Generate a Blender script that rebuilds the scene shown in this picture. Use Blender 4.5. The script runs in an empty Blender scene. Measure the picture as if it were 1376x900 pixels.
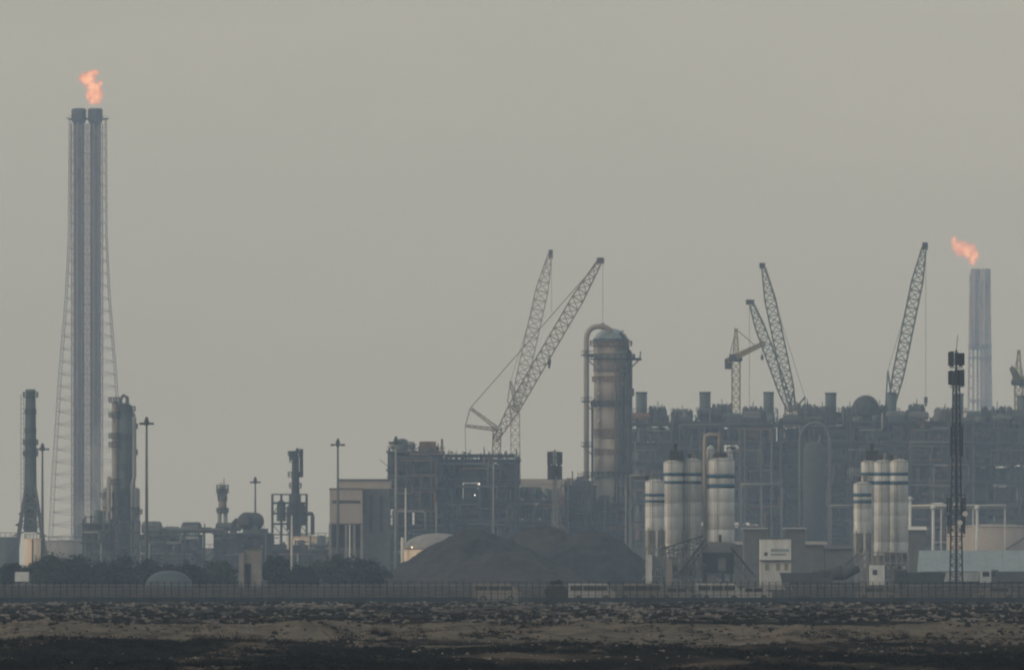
import bpy, math, random
import numpy as np
from mathutils import Vector

# ------------------------------------------------------------------ camera
sc = bpy.context.scene
COL = sc.collection
F = 11467.0            # focal length in photo pixels (photo 1376 x 900)
K = 850.0/1200.0        # the foreground is laid out on a 1200 m plan, drawn at this scale
CAMH = 5.13*K          # eye height, metres
HOR = 760.0            # horizon row of the photo
cam = bpy.data.cameras.new('camera')
cam.sensor_width = 36.0
cam.lens = 36.0 * F / 1376.0
cam.shift_y = (HOR - 450.0) / 1376.0
cam.clip_start = 1.0
cam.clip_end = 60000.0
camo = bpy.data.objects.new('camera', cam)
camo.location = (0, 0, CAMH)
camo.rotation_euler = (math.radians(90), 0, 0)
COL.objects.link(camo)
sc.camera = camo

# ------------------------------------------------------------------ light
SUN_DIR = Vector((-0.90, -0.40, 0.20)).normalized()      # towards the sun: low, to the left
SUN_EL = math.asin(SUN_DIR.z)
SUN_AZ = math.atan2(SUN_DIR.x, SUN_DIR.y)
w = bpy.data.worlds.new('World')
sc.world = w
w.use_nodes = True
nt = w.node_tree
nt.nodes.clear()
out = nt.nodes.new('ShaderNodeOutputWorld')
bg = nt.nodes.new('ShaderNodeBackground')
sky = nt.nodes.new('ShaderNodeTexSky')
sky.sky_type = 'NISHITA'
sky.sun_disc = False
sky.sun_elevation = SUN_EL
sky.sun_rotation = SUN_AZ
sky.air_density = 1.0
sky.dust_density = 6.0
sky.ozone_density = 1.0
hs = nt.nodes.new('ShaderNodeHueSaturation')
hs.inputs['Saturation'].default_value = 0.6
mx = nt.nodes.new('ShaderNodeMix')
mx.data_type = 'RGBA'
mx.inputs[0].default_value = 0.55            # overcast veil over the clear sky
nt.links.new(sky.outputs[0], hs.inputs['Color'])
nt.links.new(hs.outputs[0], mx.inputs[6])
tcw = nt.nodes.new('ShaderNodeTexCoord')
mpw = nt.nodes.new('ShaderNodeMapping'); mpw.inputs['Scale'].default_value = (9, 9, 30)
nzw = nt.nodes.new('ShaderNodeTexNoise'); nzw.inputs['Scale'].default_value = 1.0; nzw.inputs['Detail'].default_value = 5
crw = nt.nodes.new('ShaderNodeValToRGB')                 # thin uneven dust veil
crw.color_ramp.elements[0].position = 0.25; crw.color_ramp.elements[1].position = 0.75
crw.color_ramp.elements[0].color = (4.75, 4.68, 4.12, 1); crw.color_ramp.elements[1].color = (5.6, 5.42, 4.66, 1)
nt.links.new(tcw.outputs['Generated'], mpw.inputs['Vector']); nt.links.new(mpw.outputs[0], nzw.inputs['Vector'])
nt.links.new(nzw.outputs['Fac'], crw.inputs[0]); nt.links.new(crw.outputs[0], mx.inputs[7])
nt.links.new(mx.outputs[2], bg.inputs['Color'])
bg.inputs['Strength'].default_value = 0.144
nt.links.new(bg.outputs[0], out.inputs['Surface'])

sl = bpy.data.lights.new('sun', 'SUN')
sl.energy = 0.7
sl.angle = math.radians(10)
sl.color = (1.0, 0.80, 0.60)
slo = bpy.data.objects.new('sun', sl)
slo.rotation_euler = (-SUN_DIR).to_track_quat('-Z', 'Y').to_euler()
slo.location = (-300, 0, 300)
COL.objects.link(slo)

vs = sc.view_settings
vs.view_transform = 'Standard'
vs.look = 'None'
vs.exposure = 0.0
vs.gamma = 1.0
vs.use_curve_mapping = False
cy = sc.cycles
cy.max_bounces = 6
cy.volume_bounces = 2
cy.transparent_max_bounces = 8
cy.use_denoising = True
cy.filter_width = 2.1          # long lens through shimmering air: slightly soft

# ------------------------------------------------------------------ helpers
def S(d): return d / F                                   # metres per photo pixel at distance d
def X(px, d): return (px - 688.0) * d / F
def Z(py, d): return CAMH + (HOR - py) * d / F
def P(px, py, d): return (X(px, d), d, Z(py, d))
rnd = random.Random(7)

def mat(name, col, rough=0.75, metallic=0.0, var=0.25, scale=0.6, streak=0.0, emit=None, estr=1.0, spec=0.3):
    m = bpy.data.materials.new(name)
    m.use_nodes = True
    n = m.node_tree
    b = n.nodes['Principled BSDF']
    b.inputs['Roughness'].default_value = rough
    b.inputs['Metallic'].default_value = metallic
    b.inputs['Specular IOR Level'].default_value = spec
    if emit:
        b.inputs['Base Color'].default_value = (*col, 1)
        b.inputs['Emission Color'].default_value = (*emit, 1)
        b.inputs['Emission Strength'].default_value = estr
        return m
    geo = n.nodes.new('ShaderNodeNewGeometry')
    mp = n.nodes.new('ShaderNodeMapping')
    n.links.new(geo.outputs['Position'], mp.inputs['Vector'])
    mp.inputs['Scale'].default_value = (1, 1, 0.25 if streak else 1)
    nz = n.nodes.new('ShaderNodeTexNoise')
    nz.inputs['Scale'].default_value = scale
    nz.inputs['Detail'].default_value = 5
    nz.inputs['Roughness'].default_value = 0.65
    n.links.new(mp.outputs[0], nz.inputs['Vector'])
    cr = n.nodes.new('ShaderNodeValToRGB')
    cr.color_ramp.elements[0].position = 0.3
    cr.color_ramp.elements[1].position = 0.7
    lo = [max(0.0, c * (1 - var)) for c in col]
    hi = [min(0.9, c * (1 + var * 0.8)) for c in col]
    cr.color_ramp.elements[0].color = (*lo, 1)
    cr.color_ramp.elements[1].color = (*hi, 1)
    n.links.new(nz.outputs['Fac'], cr.inputs[0])
    n.links.new(cr.outputs[0], b.inputs['Base Color'])
    return m

M = dict(
    dark=mat('dark_steel', (0.042, 0.047, 0.053)),
    mid=mat('grey_steel', (0.095, 0.10, 0.107)),
    greenish=mat('green_grey_vessel', (0.07, 0.092, 0.095), var=0.3, streak=1),
    pale=mat('pale_insulation', (0.20, 0.205, 0.21), var=0.25, streak=1),
    bright=mat('galvanised_pipe', (0.5, 0.5, 0.48), rough=0.5, var=0.2),
    rust=mat('rusty_steel', (0.17, 0.095, 0.06), var=0.4),
    brown=mat('brown_vessel', (0.26, 0.238, 0.218), var=0.3, streak=1),
    buff=mat('buff_cladding', (0.31, 0.28, 0.26), var=0.12, streak=1),
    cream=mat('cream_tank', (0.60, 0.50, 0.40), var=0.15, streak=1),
    white=mat('white_silo', (0.50, 0.53, 0.55), var=0.22, scale=0.9, streak=1),
    white2=mat('dusty_white_silo', (0.41, 0.43, 0.44), var=0.25, scale=0.9, streak=1),
    blue=mat('blue_band', (0.035, 0.10, 0.17), var=0.2),
    blueroof=mat('blue_grey_roof', (0.21, 0.265, 0.30), var=0.2, streak=1),
    tarp=mat('blue_grey_tarp', (0.06, 0.085, 0.105), var=0.25),
    concrete=mat('concrete', (0.20, 0.19, 0.18), var=0.25),
    black=mat('black_steel', (0.02, 0.02, 0.022)),
    glass=mat('window_glass', (0.03, 0.04, 0.05), rough=0.15, var=0.1),
    craneA=mat('crane_weathered_yellow', (0.20, 0.15, 0.10), var=0.3),
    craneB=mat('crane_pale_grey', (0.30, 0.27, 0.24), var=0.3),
    craneC=mat('crane_dark_grey', (0.10, 0.115, 0.11), var=0.3),
    craneY=mat('tower_crane_yellow', (0.24, 0.20, 0.10), var=0.3),
    redband=mat('faded_red_steel', (0.30, 0.17, 0.15), var=0.3),
    derrickr=mat('derrick_red_paint', (0.17, 0.075, 0.06), var=0.3),
    derrickg=mat('derrick_grey_paint', (0.15, 0.135, 0.13), var=0.3),
    flarepipe=mat('flare_riser_steel', (0.20, 0.185, 0.20), var=0.25, streak=1),
    flaretop=mat('scorched_flare_tip', (0.04, 0.04, 0.05), var=0.3),
    coal=mat('dark_aggregate', (0.034, 0.034, 0.037), var=0.6, scale=0.35, spec=0.02),
    grit=mat('brown_aggregate', (0.042, 0.039, 0.039), var=0.6, scale=0.35, spec=0.02),
    leaf=mat('dark_foliage', (0.022, 0.028, 0.024), var=0.5, scale=0.8, spec=0.02),
    scrub=mat('dry_scrub', (0.011, 0.0105, 0.008), var=0.6, scale=0.6, spec=0.02),
    leaf2=mat('dusty_foliage', (0.045, 0.05, 0.042), var=0.5, scale=0.8, spec=0.02),
    leaf3=mat('olive_foliage', (0.03, 0.032, 0.022), var=0.5, scale=0.8, spec=0.02),
    bark=mat('bark', (0.08, 0.06, 0.045)),
    fence=mat('fence_steel', (0.03, 0.033, 0.036), var=0.25),
    fpanel=mat('fence_mesh', (0.085, 0.09, 0.095), var=0.25, spec=0.02),
    plinth=mat('fence_plinth_sheet', (0.04, 0.055, 0.075), var=0.3, spec=0.02),
    rubble=mat('pale_rubble', (0.17, 0.16, 0.147), var=0.35, spec=0.02),
    rubbled=mat('dark_rubble', (0.018, 0.017, 0.016), var=0.35, spec=0.02),
    orange=mat('orange_paint', (0.45, 0.12, 0.03), var=0.2),
    lamp=mat('lit_lamp', (0.8, 0.8, 0.8), emit=(1.0, 0.93, 0.8), estr=3.5),
    lampw=mat('lit_warm_lamp', (0.8, 0.7, 0.5), emit=(1.0, 0.7, 0.4), estr=2.0),
)

class MB:
    def __init__(s):
        s.v = []; s.f = []
    def quadbox(s, c8):
        o = len(s.v); s.v += [tuple(c) for c in c8]
        s.f += [(o, o+3, o+2, o+1), (o+4, o+5, o+6, o+7), (o, o+1, o+5, o+4),
                (o+1, o+2, o+6, o+5), (o+2, o+3, o+7, o+6), (o+3, o, o+4, o+7)]
        return s
    def box(s, x0, x1, y0, y1, z0, z1):
        return s.quadbox([(x0, y0, z0), (x1, y0, z0), (x1, y1, z0), (x0, y1, z0),
                          (x0, y0, z1), (x1, y0, z1), (x1, y1, z1), (x0, y1, z1)])
    def bar(s, p, q, t, t2=None):
        t2 = t if t2 is None else t2
        p = Vector(p); q = Vector(q); d = q - p
        if d.length < 1e-6: return s
        d.normalize()
        up = Vector((0, 0, 1)) if abs(d.z) < 0.9 else Vector((0, 1, 0))
        a = d.cross(up).normalized(); b = a.cross(d).normalized()
        a1, b1, a2, b2 = a*t/2, b*t/2, a*t2/2, b*t2/2
        return s.quadbox([p-a1-b1, p+a1-b1, p+a1+b1, p-a1+b1, q-a2-b2, q+a2-b2, q+a2+b2, q-a2+b2])
    def cyl(s, p, q, r0, r1=None, n=12, cap=True):
        r1 = r0 if r1 is None else r1
        p = Vector(p); q = Vector(q); d = (q - p).normalized()
        up = Vector((0, 0, 1)) if abs(d.z) < 0.9 else Vector((0, 1, 0))
        a = d.cross(up).normalized(); b = d.cross(a).normalized()
        o = len(s.v)
        for c, r in ((p, r0), (q, r1)):
            for i in range(n):
                t = 2*math.pi*i/n
                s.v.append(tuple(c + a*(r*math.cos(t)) + b*(r*math.sin(t))))
        for i in range(n):
            j = (i+1) % n
            s.f.append((o+i, o+j, o+n+j, o+n+i))
        if cap:
            s.f.append(tuple(o+i for i in reversed(range(n))))
            s.f.append(tuple(o+n+i for i in range(n)))
        return s
    def lathe(s, cx, cyy, prof, n=20, a0=0.0):
        o = len(s.v)
        for r, z in prof:
            for i in range(n):
                t = 2*math.pi*i/n + a0
                s.v.append((cx + r*math.cos(t), cyy + r*math.sin(t), z))
        for k in range(len(prof)-1):
            for i in range(n):
                j = (i+1) % n
                s.f.append((o+k*n+i, o+k*n+j, o+(k+1)*n+j, o+(k+1)*n+i))
        s.f.append(tuple(o+i for i in reversed(range(n))))
        k = len(prof)-1
        s.f.append(tuple(o+k*n+i for i in range(n)))
        return s
    def drum(s, p, q, r, n=12):
        """horizontal vessel with rounded heads"""
        p = Vector(p); q = Vector(q); d = (q-p).normalized()
        s.cyl(p, q, r, r, n, cap=False)
        for c, sg in ((p, -1), (q, 1)):
            s.cyl(c, c + d*sg*r*0.3, r, r*0.8, n, cap=False)
            s.cyl(c + d*sg*r*0.3, c + d*sg*r*0.5, r*0.8, r*0.25, n)
        return s
    def tube(s, pts, r, n=8):
        pts = [Vector(p) for p in pts]
        o = len(s.v)
        t0 = (pts[1]-pts[0]).normalized()
        up = Vector((0, 1, 0)) if abs(t0.y) < 0.9 else Vector((0, 0, 1))
        a = t0.cross(up).normalized()
        for k, p in enumerate(pts):
            t = (pts[min(k+1, len(pts)-1)] - pts[max(k-1, 0)]).normalized()
            a = (a - t*a.dot(t)).normalized(); b = t.cross(a)
            for i in range(n):
                u = 2*math.pi*i/n
                s.v.append(tuple(p + a*(r*math.cos(u)) + b*(r*math.sin(u))))
        for k in range(len(pts)-1):
            for i in range(n):
                j = (i+1) % n
                s.f.append((o+k*n+i, o+k*n+j, o+(k+1)*n+j, o+(k+1)*n+i))
        s.f.append(tuple(o+i for i in reversed(range(n))))
        k = len(pts)-1
        s.f.append(tuple(o+k*n+i for i in range(n)))
        return s
    def lattice(s, p, q, w0, w1, bay, t=0.25, wmid=None, side=None):
        """four-chord lattice from p to q, width w0 -> wmid -> w1"""
        p = Vector(p); q = Vector(q); d = q-p; L = d.length; d.normalize()
        a = Vector(side).normalized() if side else Vector((0, 1, 0))
        a = (a - d*a.dot(d)).normalized(); b = d.cross(a)
        n = max(2, int(round(L/bay)))
        def ring(k):
            u = k/n
            if wmid is None: wd = w0 + (w1-w0)*u
            else:
                wd = min(wmid, w0 + (wmid-w0)*u/0.18, w1 + (wmid-w1)*(1-u)/0.22)
            c = p + d*(L*u); h = wd/2
            return [c+a*h+b*h, c-a*h+b*h, c-a*h-b*h, c+a*h-b*h]
        R = [ring(k) for k in range(n+1)]
        for k in range(n):
            for i in range(4):
                s.bar(R[k][i], R[k+1][i], t)
                j = (i+1) % 4
                if k % 2: s.bar(R[k][i], R[k+1][j], t*0.65)
                else: s.bar(R[k][j], R[k+1][i], t*0.65)
                s.bar(R[k][i], R[k][j], t*0.6)
        return s
    def build(s, name, m, parent=None, smooth=False, kind=None, label=None):
        me = bpy.data.meshes.new(name)
        off = parent_loc(parent)
        me.from_pydata([(v[0]-off[0], v[1]-off[1], v[2]-off[2]) for v in s.v], [], s.f)
        me.materials.append(M[m] if isinstance(m, str) else m)
        if smooth:
            me.polygons.foreach_set('use_smooth', [len(p.vertices) == 4 for p in me.polygons])
        o = bpy.data.objects.new(name, me)
        COL.objects.link(o)
        if parent: o.parent = parent
        if kind: o['kind'] = kind
        if label: o['label'] = label
        return o

def parent_loc(o):
    v = Vector((0, 0, 0))
    while o is not None:
        v += o.location; o = o.parent
    return v

def thing(name, label, cat, loc, group=None):
    o = bpy.data.objects.new(name, None)
    COL.objects.link(o)
    o.empty_display_size = 0.5
    o.location = loc
    o['label'] = label; o['category'] = cat
    if group: o['group'] = group
    return o
def tag(o, label, cat, group=None):
    o['label'] = label; o['category'] = cat
    if group: o['group'] = group
    return o
def recentre(o, loc):
    """move a mesh object's origin to loc"""
    me = o.data
    n = len(me.vertices)
    a = np.empty(n*3, dtype=np.float32); me.vertices.foreach_get('co', a)
    a = a.reshape(-1, 3) - np.array(loc, dtype=np.float32)
    me.vertices.foreach_set('co', a.ravel()); me.update()
    o.location = loc
ORD = ['first', 'second', 'third', 'fourth', 'fifth', 'sixth', 'seventh', 'eighth', 'ninth', 'tenth', 'eleventh', 'twelfth',
       'thirteenth', 'fourteenth', 'fifteenth', 'sixteenth', 'seventeenth', 'eighteenth', 'nineteenth', 'twentieth',
       'twenty-first', 'twenty-second', 'twenty-third', 'twenty-fourth', 'twenty-fifth', 'twenty-sixth', 'twenty-seventh',
       'twenty-eighth', 'twenty-ninth', 'thirtieth']

# ------------------------------------------------------------------ ground
nr = np.random.default_rng(3)
def vnoise(x, y, seed=0):
    """smooth value noise, numpy"""
    xi = np.floor(x).astype(np.int64); yi = np.floor(y).astype(np.int64)
    xf = x-xi; yf = y-yi
    u = xf*xf*(3-2*xf); v = yf*yf*(3-2*yf)
    def h(a, b):
        n = (a*374761393 + b*668265263 + seed*974711) & 0x7fffffff
        n = ((n ^ (n >> 13))*1274126177) & 0x7fffffff
        return ((n ^ (n >> 16)) & 0xffff)/65535.0
    return (h(xi, yi)*(1-u)+h(xi+1, yi)*u)*(1-v) + (h(xi, yi+1)*(1-u)+h(xi+1, yi+1)*u)*v
def fbm(x, y, seed=0, o=4):
    s = 0; a = 0.5
    for k in range(o):
        s = s + a*vnoise(x*2**k, y*2**k, seed+k*17); a *= 0.5
    return s
def sstep(t):
    t = np.clip(t, 0, 1); return t*t*(3-2*t)
def terrain(x, y):
    x = np.asarray(x, float)/K; y = np.asarray(y, float)/K
    edge = 750 + 20*(fbm(x/26, y*0+0.5, 5)-0.5)*2 - 0.05*x
    t = sstep((edge-y)/(18+60*fbm(x/14, y*0+3.5, 6)))                       # 0 plateau, 1 lower ground
    low = -1.15 + 1.5*(fbm(x/13, y/34, 11)-0.47)*sstep((755-y)/70)
    z = t*low
    # spoil mounds along the lip of the bank and gravel humps on the plateau
    z = z + 1.5*np.clip(fbm(x/8, y/30, 21)-0.5, 0, 1)*np.exp(-((y-edge+26)/34)**2)*2.2
    z = z + (1-t)*0.55*(fbm(x/3.5, y/16, 31)-0.5)*sstep((1195-y)/60)
    z = z + 0.14*(fbm(x/0.9, y/2.5, 41, 3)-0.5)*sstep((1150-y)/100)
    z = z + 0.55*(fbm(x/4.5, y/12, 51, 3)-0.45)*sstep((790-y)/60)
    # low scrub-covered ridge at the left
    z = z + 0.85*np.exp(-((x+27)/13)**2 - ((y-640)/22)**2)
    fade = sstep((1190-y)/40)*sstep((260-np.abs(x))/80)
    return z*fade*K
gx = np.concatenate([[-4000, -2500, -1200, -600, -350], K*np.arange(-260, -72, 6.0), K*np.arange(-72, 72.1, 0.6), K*np.arange(76, 261, 6.0), [350, 600, 1200, 2500, 4000]])
gy = np.concatenate([[-400, 0, 140, 220], K*np.arange(370, 1200, 1.3), [870, 900, 1000, 1300, 1500, 2000, 3000, 4200, 5800]])
GX, GY = np.meshgrid(gx, gy)
GZ = terrain(GX, GY)
nv = GX.size; nx_ = len(gx); ny_ = len(gy)
me = bpy.data.meshes.new('ground')
co = np.stack([GX, GY, GZ], -1).reshape(-1, 3)
ii, jj = np.meshgrid(np.arange(nx_-1), np.arange(ny_-1))
a = (jj*nx_+ii).ravel()
quads = np.stack([a, a+1, a+1+nx_, a+nx_], -1)
me.from_pydata(co.tolist(), [], quads.tolist())
me.polygons.foreach_set('use_smooth', [True]*len(me.polygons))

gm = bpy.data.materials.new('desert_ground')
gm.use_nodes = True
n = gm.node_tree; b = n.nodes['Principled BSDF']
b.inputs['Roughness'].default_value = 0.95
b.inputs['Specular IOR Level'].default_value = 0.0
geo = n.nodes.new('ShaderNodeNewGeometry')
sep = n.nodes.new('ShaderNodeSeparateXYZ')
n.links.new(geo.outputs['Position'], sep.inputs[0])
def gnoise(scale, sc3=(1, 1, 1), detail=5, rough=0.6):
    mp = n.nodes.new('ShaderNodeMapping'); mp.inputs['Scale'].default_value = [q/K for q in sc3]
    n.links.new(geo.outputs['Position'], mp.inputs['Vector'])
    z = n.nodes.new('ShaderNodeTexNoise'); z.inputs['Scale'].default_value = scale
    z.inputs['Detail'].default_value = detail; z.inputs['Roughness'].default_value = rough
    n.links.new(mp.outputs[0], z.inputs['Vector'])
    return z.outputs['Fac']
def ramp(src, stops):
    r = n.nodes.new('ShaderNodeValToRGB')
    e = r.color_ramp.elements
    while len(e) < len(stops): e.new(0.5)
    for k, (p, c) in enumerate(stops):
        e[k].position = p; e[k].color = (*c, 1) if len(c) == 3 else c
    n.links.new(src, r.inputs[0]); return r.outputs[0]
def mixc(f, a_, b_):
    m_ = n.nodes.new('ShaderNodeMix'); m_.data_type = 'RGBA'
    n.links.new(f, m_.inputs[0]); n.links.new(a_, m_.inputs[6]); n.links.new(b_, m_.inputs[7]); return m_.outputs[2]
def math_(op, a_, b_):
    m_ = n.nodes.new('ShaderNodeMath'); m_.operation = op
    for k, q in enumerate((a_, b_)):
        if isinstance(q, (int, float)): m_.inputs[k].default_value = q
        else: n.links.new(q, m_.inputs[k])
    return m_.outputs[0]
sand = ramp(gnoise(0.35, (1, 0.3, 1), 8, 0.72), [(0.33, (0.04, 0.036, 0.031)), (0.46, (0.115, 0.101, 0.085)), (0.68, (0.19, 0.168, 0.142))])
gravel = ramp(gnoise(0.30, (1, 0.12, 1), 6, 0.7), [(0.38, (0.012, 0.012, 0.012)), (0.5, (0.06, 0.058, 0.056)), (0.62, (0.16, 0.152, 0.143))])
dirt = ramp(gnoise(0.16, (0.5, 0.10, 1), 6, 0.65), [(0.40, (0.010, 0.009, 0.008)), (0.52, (0.024, 0.021, 0.017)), (0.63, (0.10, 0.083, 0.068))])
# bands by ground zone: near scrub soil -> sand bank -> gravel plain
wob = math_('MULTIPLY', math_('SUBTRACT', gnoise(0.06, (1, 0.4, 1), 6, 0.65), 0.5), 240.0)
plan_y = math_('DIVIDE', sep.outputs['Y'], K)
yy = math_('ADD', plan_y, wob)
f1 = ramp(math_('DIVIDE', math_('SUBTRACT', yy, 655.0), 40.0), [(0.0, (0, 0, 0)), (1.0, (1, 1, 1))])
f2 = ramp(math_('DIVIDE', math_('SUBTRACT', plan_y, 748.0), 30.0), [(0.0, (0, 0, 0)), (1.0, (1, 1, 1))])
lip_y = math_('ADD', plan_y, math_('MULTIPLY', math_('SUBTRACT', gnoise(0.03, (1, 0.2, 1), 3), 0.5), 50.0))
f3 = ramp(math_('DIVIDE', math_('SUBTRACT', lip_y, 752.0), 40.0), [(0.0, (0, 0, 0)), (0.12, (.9, .9, .9)), (0.7, (.9, .9, .9)), (0.9, (0, 0, 0))])
ledge_shade = ramp(gnoise(0.6), [(0.3, (0.010, 0.010, 0.010)), (0.7, (0.026, 0.025, 0.024))])       # shade of the bank's ledge, painted as a dark band along the lip
n.links.new(mixc(f3, mixc(f2, mixc(f1, dirt, sand), gravel), ledge_shade), b.inputs['Base Color'])
bp = n.nodes.new('ShaderNodeBump'); bp.inputs['Distance'].default_value = 0.4; bp.inputs['Strength'].default_value = 0.8
n.links.new(gnoise(1.2, (1, 0.5, 1), 6, 0.7), bp.inputs['Height'])
n.links.new(bp.outputs[0], b.inputs['Normal'])
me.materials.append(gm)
ground = bpy.data.objects.new('ground', me); COL.objects.link(ground)
ground['kind'] = 'structure'

def gz(x, y): return float(terrain(np.array([x]), np.array([y]))[0])

# ---- triangles cloud helper (leaves, rubble)
def tri_mesh(name, centres, size, m, flat=0.6, seed=1, parent=None, kind=None):
    r = np.random.default_rng(seed)
    c = np.asarray(centres, float); k = len(c)
    if np.isscalar(size): size = np.full(k, size)
    d = r.normal(size=(k, 3, 3)); d[:, :, 2] *= flat
    d /= np.linalg.norm(d, axis=2, keepdims=True)
    v = c[:, None, :] + d*size[:, None, None]*r.uniform(0.6, 1.1, (k, 3, 1))
    off = np.array(parent_loc(parent))
    me_ = bpy.data.meshes.new(name)
    me_.vertices.add(k*3); me_.vertices.foreach_set('co', (v.reshape(-1, 3)-off).astype(np.float32).ravel())
    me_.loops.add(k*3); me_.loops.foreach_set('vertex_index', np.arange(k*3, dtype=np.int32))
    me_.polygons.add(k); me_.polygons.foreach_set('loop_start', np.arange(0, k*3, 3, dtype=np.int32))
    me_.update(calc_edges=True); me_.validate()
    me_.materials.append(M[m])
    o = bpy.data.objects.new(name, me_); COL.objects.link(o)
    if parent: o.parent = parent
    if kind: o['kind'] = kind
    return o
def clump(cx, cyy, cz, rx, rz, k, r):
    """points filling a lumpy bush of half-width rx and height rz standing at cz"""
    th = r.uniform(0, 2*math.pi, k); ph = r.uniform(0, 1, k)
    rad = r.uniform(0.55, 1.0, k)*(0.8+0.3*np.sin(th*3+cx)+0.15*np.sin(th*7+cyy))
    el = np.arcsin(ph)
    return np.stack([cx+rx*rad*np.cos(el)*np.cos(th), cyy+rx*rad*np.cos(el)*np.sin(th), cz+rz*rad*np.sin(el)], -1)

# ground-cover scrub: nobody could count it
pts = []; szs = []
r = np.random.default_rng(12)
def scatter(cnt, y0, y1, keep):
    y = r.uniform(y0, y1, cnt); x = r.uniform(-0.066, 0.066, cnt)*y
    k = keep(x, y); x, y = x[k]*K, y[k]*K
    return x, y, terrain(x, y)
def near_keep(x, y):
    den = fbm(x/10, y/34, 61) + 0.25*(fbm(x/2.5, y/9, 62)-0.5)
    ridge = (np.abs(x+27) < 14) & (np.abs(y-640) < 24)
    lim = 0.455 + 0.16*np.clip((y-590)/90, 0, 1)
    return (den > lim) | ridge
for x, y, z in zip(*scatter(9500, 415, 720, near_keep)):
    rx = K*r.uniform(0.22, 0.75)*(1.4 if r.random() < 0.12 else 1); hz = rx*r.uniform(0.35, 0.75)
    k = int(64*rx/0.5/K)
    pts.append(clump(x, y, z-0.03, rx, hz, k, r)); szs.append(np.full(k, 0.10*K))
for x, y, z in zip(*scatter(1500, 655, 762, lambda x, y: fbm(x/5, y/16, 75) > 0.5)):      # tufts on the sand bank
    rx = K*r.uniform(0.12, 0.5); hz = rx*r.uniform(0.4, 0.9)
    pts.append(clump(x, y, z-0.03, rx, hz, 34, r)); szs.append(np.full(34, 0.09*K))
for x, y, z in zip(*scatter(2600, 765, 1175, lambda x, y: fbm(x/6, y/40, 71) > 0.45)):   # sparse tufts on the gravel plain
    rx = K*r.uniform(0.25, 0.85); hz = rx*r.uniform(0.3, 0.6)
    pts.append(clump(x, y, z-0.03, rx, hz, 30, r)); szs.append(np.full(30, 0.16*K))
sc_o = tri_mesh('scrub', np.concatenate(pts), np.concatenate(szs), 'scrub', seed=5, kind='stuff')
sc_o['label'] = 'low dark desert scrub covering the foreground'

# rubble strewn over the gravel plain
def rubble(name, cnt, m, seed, smin, smax, y0, y1, label):
    r = np.random.default_rng(seed); mb = MB()
    yv = r.uniform(y0, y1, cnt); xv = r.uniform(-0.066, 0.066, cnt)*yv
    kp = fbm(xv/7, yv/45, 81+seed) > 0.45
    xv = xv*K; yv = yv*K; zv = terrain(xv, yv)
    for x, y, z in zip(xv[kp], yv[kp], zv[kp]):
        s_ = K*r.uniform(smin, smax)
        j = lambda: r.uniform(0.6, 1.1)
        w_ = s_*r.uniform(0.7, 1.7)
        mb.quadbox([(x-w_*j(), y-s_*j(), z-0.1), (x+w_*j(), y-s_*j(), z-0.1), (x+w_*j(), y+s_*j(), z-0.1), (x-w_*j(), y+s_*j(), z-0.1),
                    (x-w_*.6*j(), y-s_*.6*j(), z+s_*.6*j()), (x+w_*.6*j(), y-s_*.6*j(), z+s_*.6*j()), (x+w_*.5*j(), y+s_*.5*j(), z+s_*.8*j()), (x-w_*.5*j(), y+s_*.5*j(), z+s_*.7*j())])
    o = mb.build(name, m, kind='stuff'); o['label'] = label
rubble('rubble', 4200, 'rubble', 1, 0.06, 0.34, 770, 1190, 'pale stones strewn over the gravel plain')
rubble('boulders', 170, 'rubble', 6, 0.22, 0.48, 775, 1150, 'larger pale broken stones on the gravel plain')
rubble('dark_rubble', 3600, 'rubbled', 2, 0.10, 0.55, 765, 1190, 'dark clods strewn over the gravel plain')
rubble('bank_stones', 1500, 'rubble', 3, 0.05, 0.2, 560, 765, 'pale stones lying on the sand bank')
rubble('bank_clods', 1800, 'rubbled', 4, 0.06, 0.28, 600, 765, 'dark clods and twigs lying on the sand bank')
rubble('scrub_stones', 420, 'rubble', 5, 0.04, 0.13, 415, 600, 'pale stones lying among the foreground scrub')

# single shrubs on the bank
shr = [(82, 836, .9), (99, 835, 1.2), (283, 853, .8), (318, 858, 1.1), (355, 834, 1.0), (452, 852, 1.3), (505, 850, .7), (522, 849, .6), (560, 851, 1.1), (637, 852, .9), (675, 853, .8),
       (712, 839, .7), (735, 837, .8), (885, 843, .6), (978, 842, .7), (1107, 852, 1.4), (1137, 853, 1.1), (1179, 859, .9), (1205, 856, .9), (1269, 846, .8), (1273, 857, .7), (1330, 862, .8)]
r = np.random.default_rng(31)
for i, (px, py, sz) in enumerate(shr):
    d = 500.0; sz = sz*K*1.5
    for _ in range(25):                                # find the ground point seen at this pixel
        zz = gz(X(px, d), d); d = 0.5*d + 0.5*(CAMH-zz)*F/(py+4-HOR)
    x = X(px, d); z = gz(x, d)
    root = thing('desert_shrub', 'dark low shrub growing on the pale sand bank, %s from the left' % ORD[i], 'shrub', (x, d, z), 'single shrubs on the sand bank')
    tri_mesh('foliage', np.concatenate([clump(x+r.normal()*sz*.4, d+r.normal()*.3, z-.02, sz*r.uniform(.4, .7), sz*r.uniform(.5, .8), 110, r) for _ in range(3)]), 0.11*K, 'scrub', seed=100+i, parent=root)
    st = MB()
    for k in range(4): st.bar((x, d, z-.05), (x+r.normal()*sz*.35, d+r.normal()*.3, z+sz*.5), .05, .02)
    st.build('stem', 'bark', root)

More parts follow.
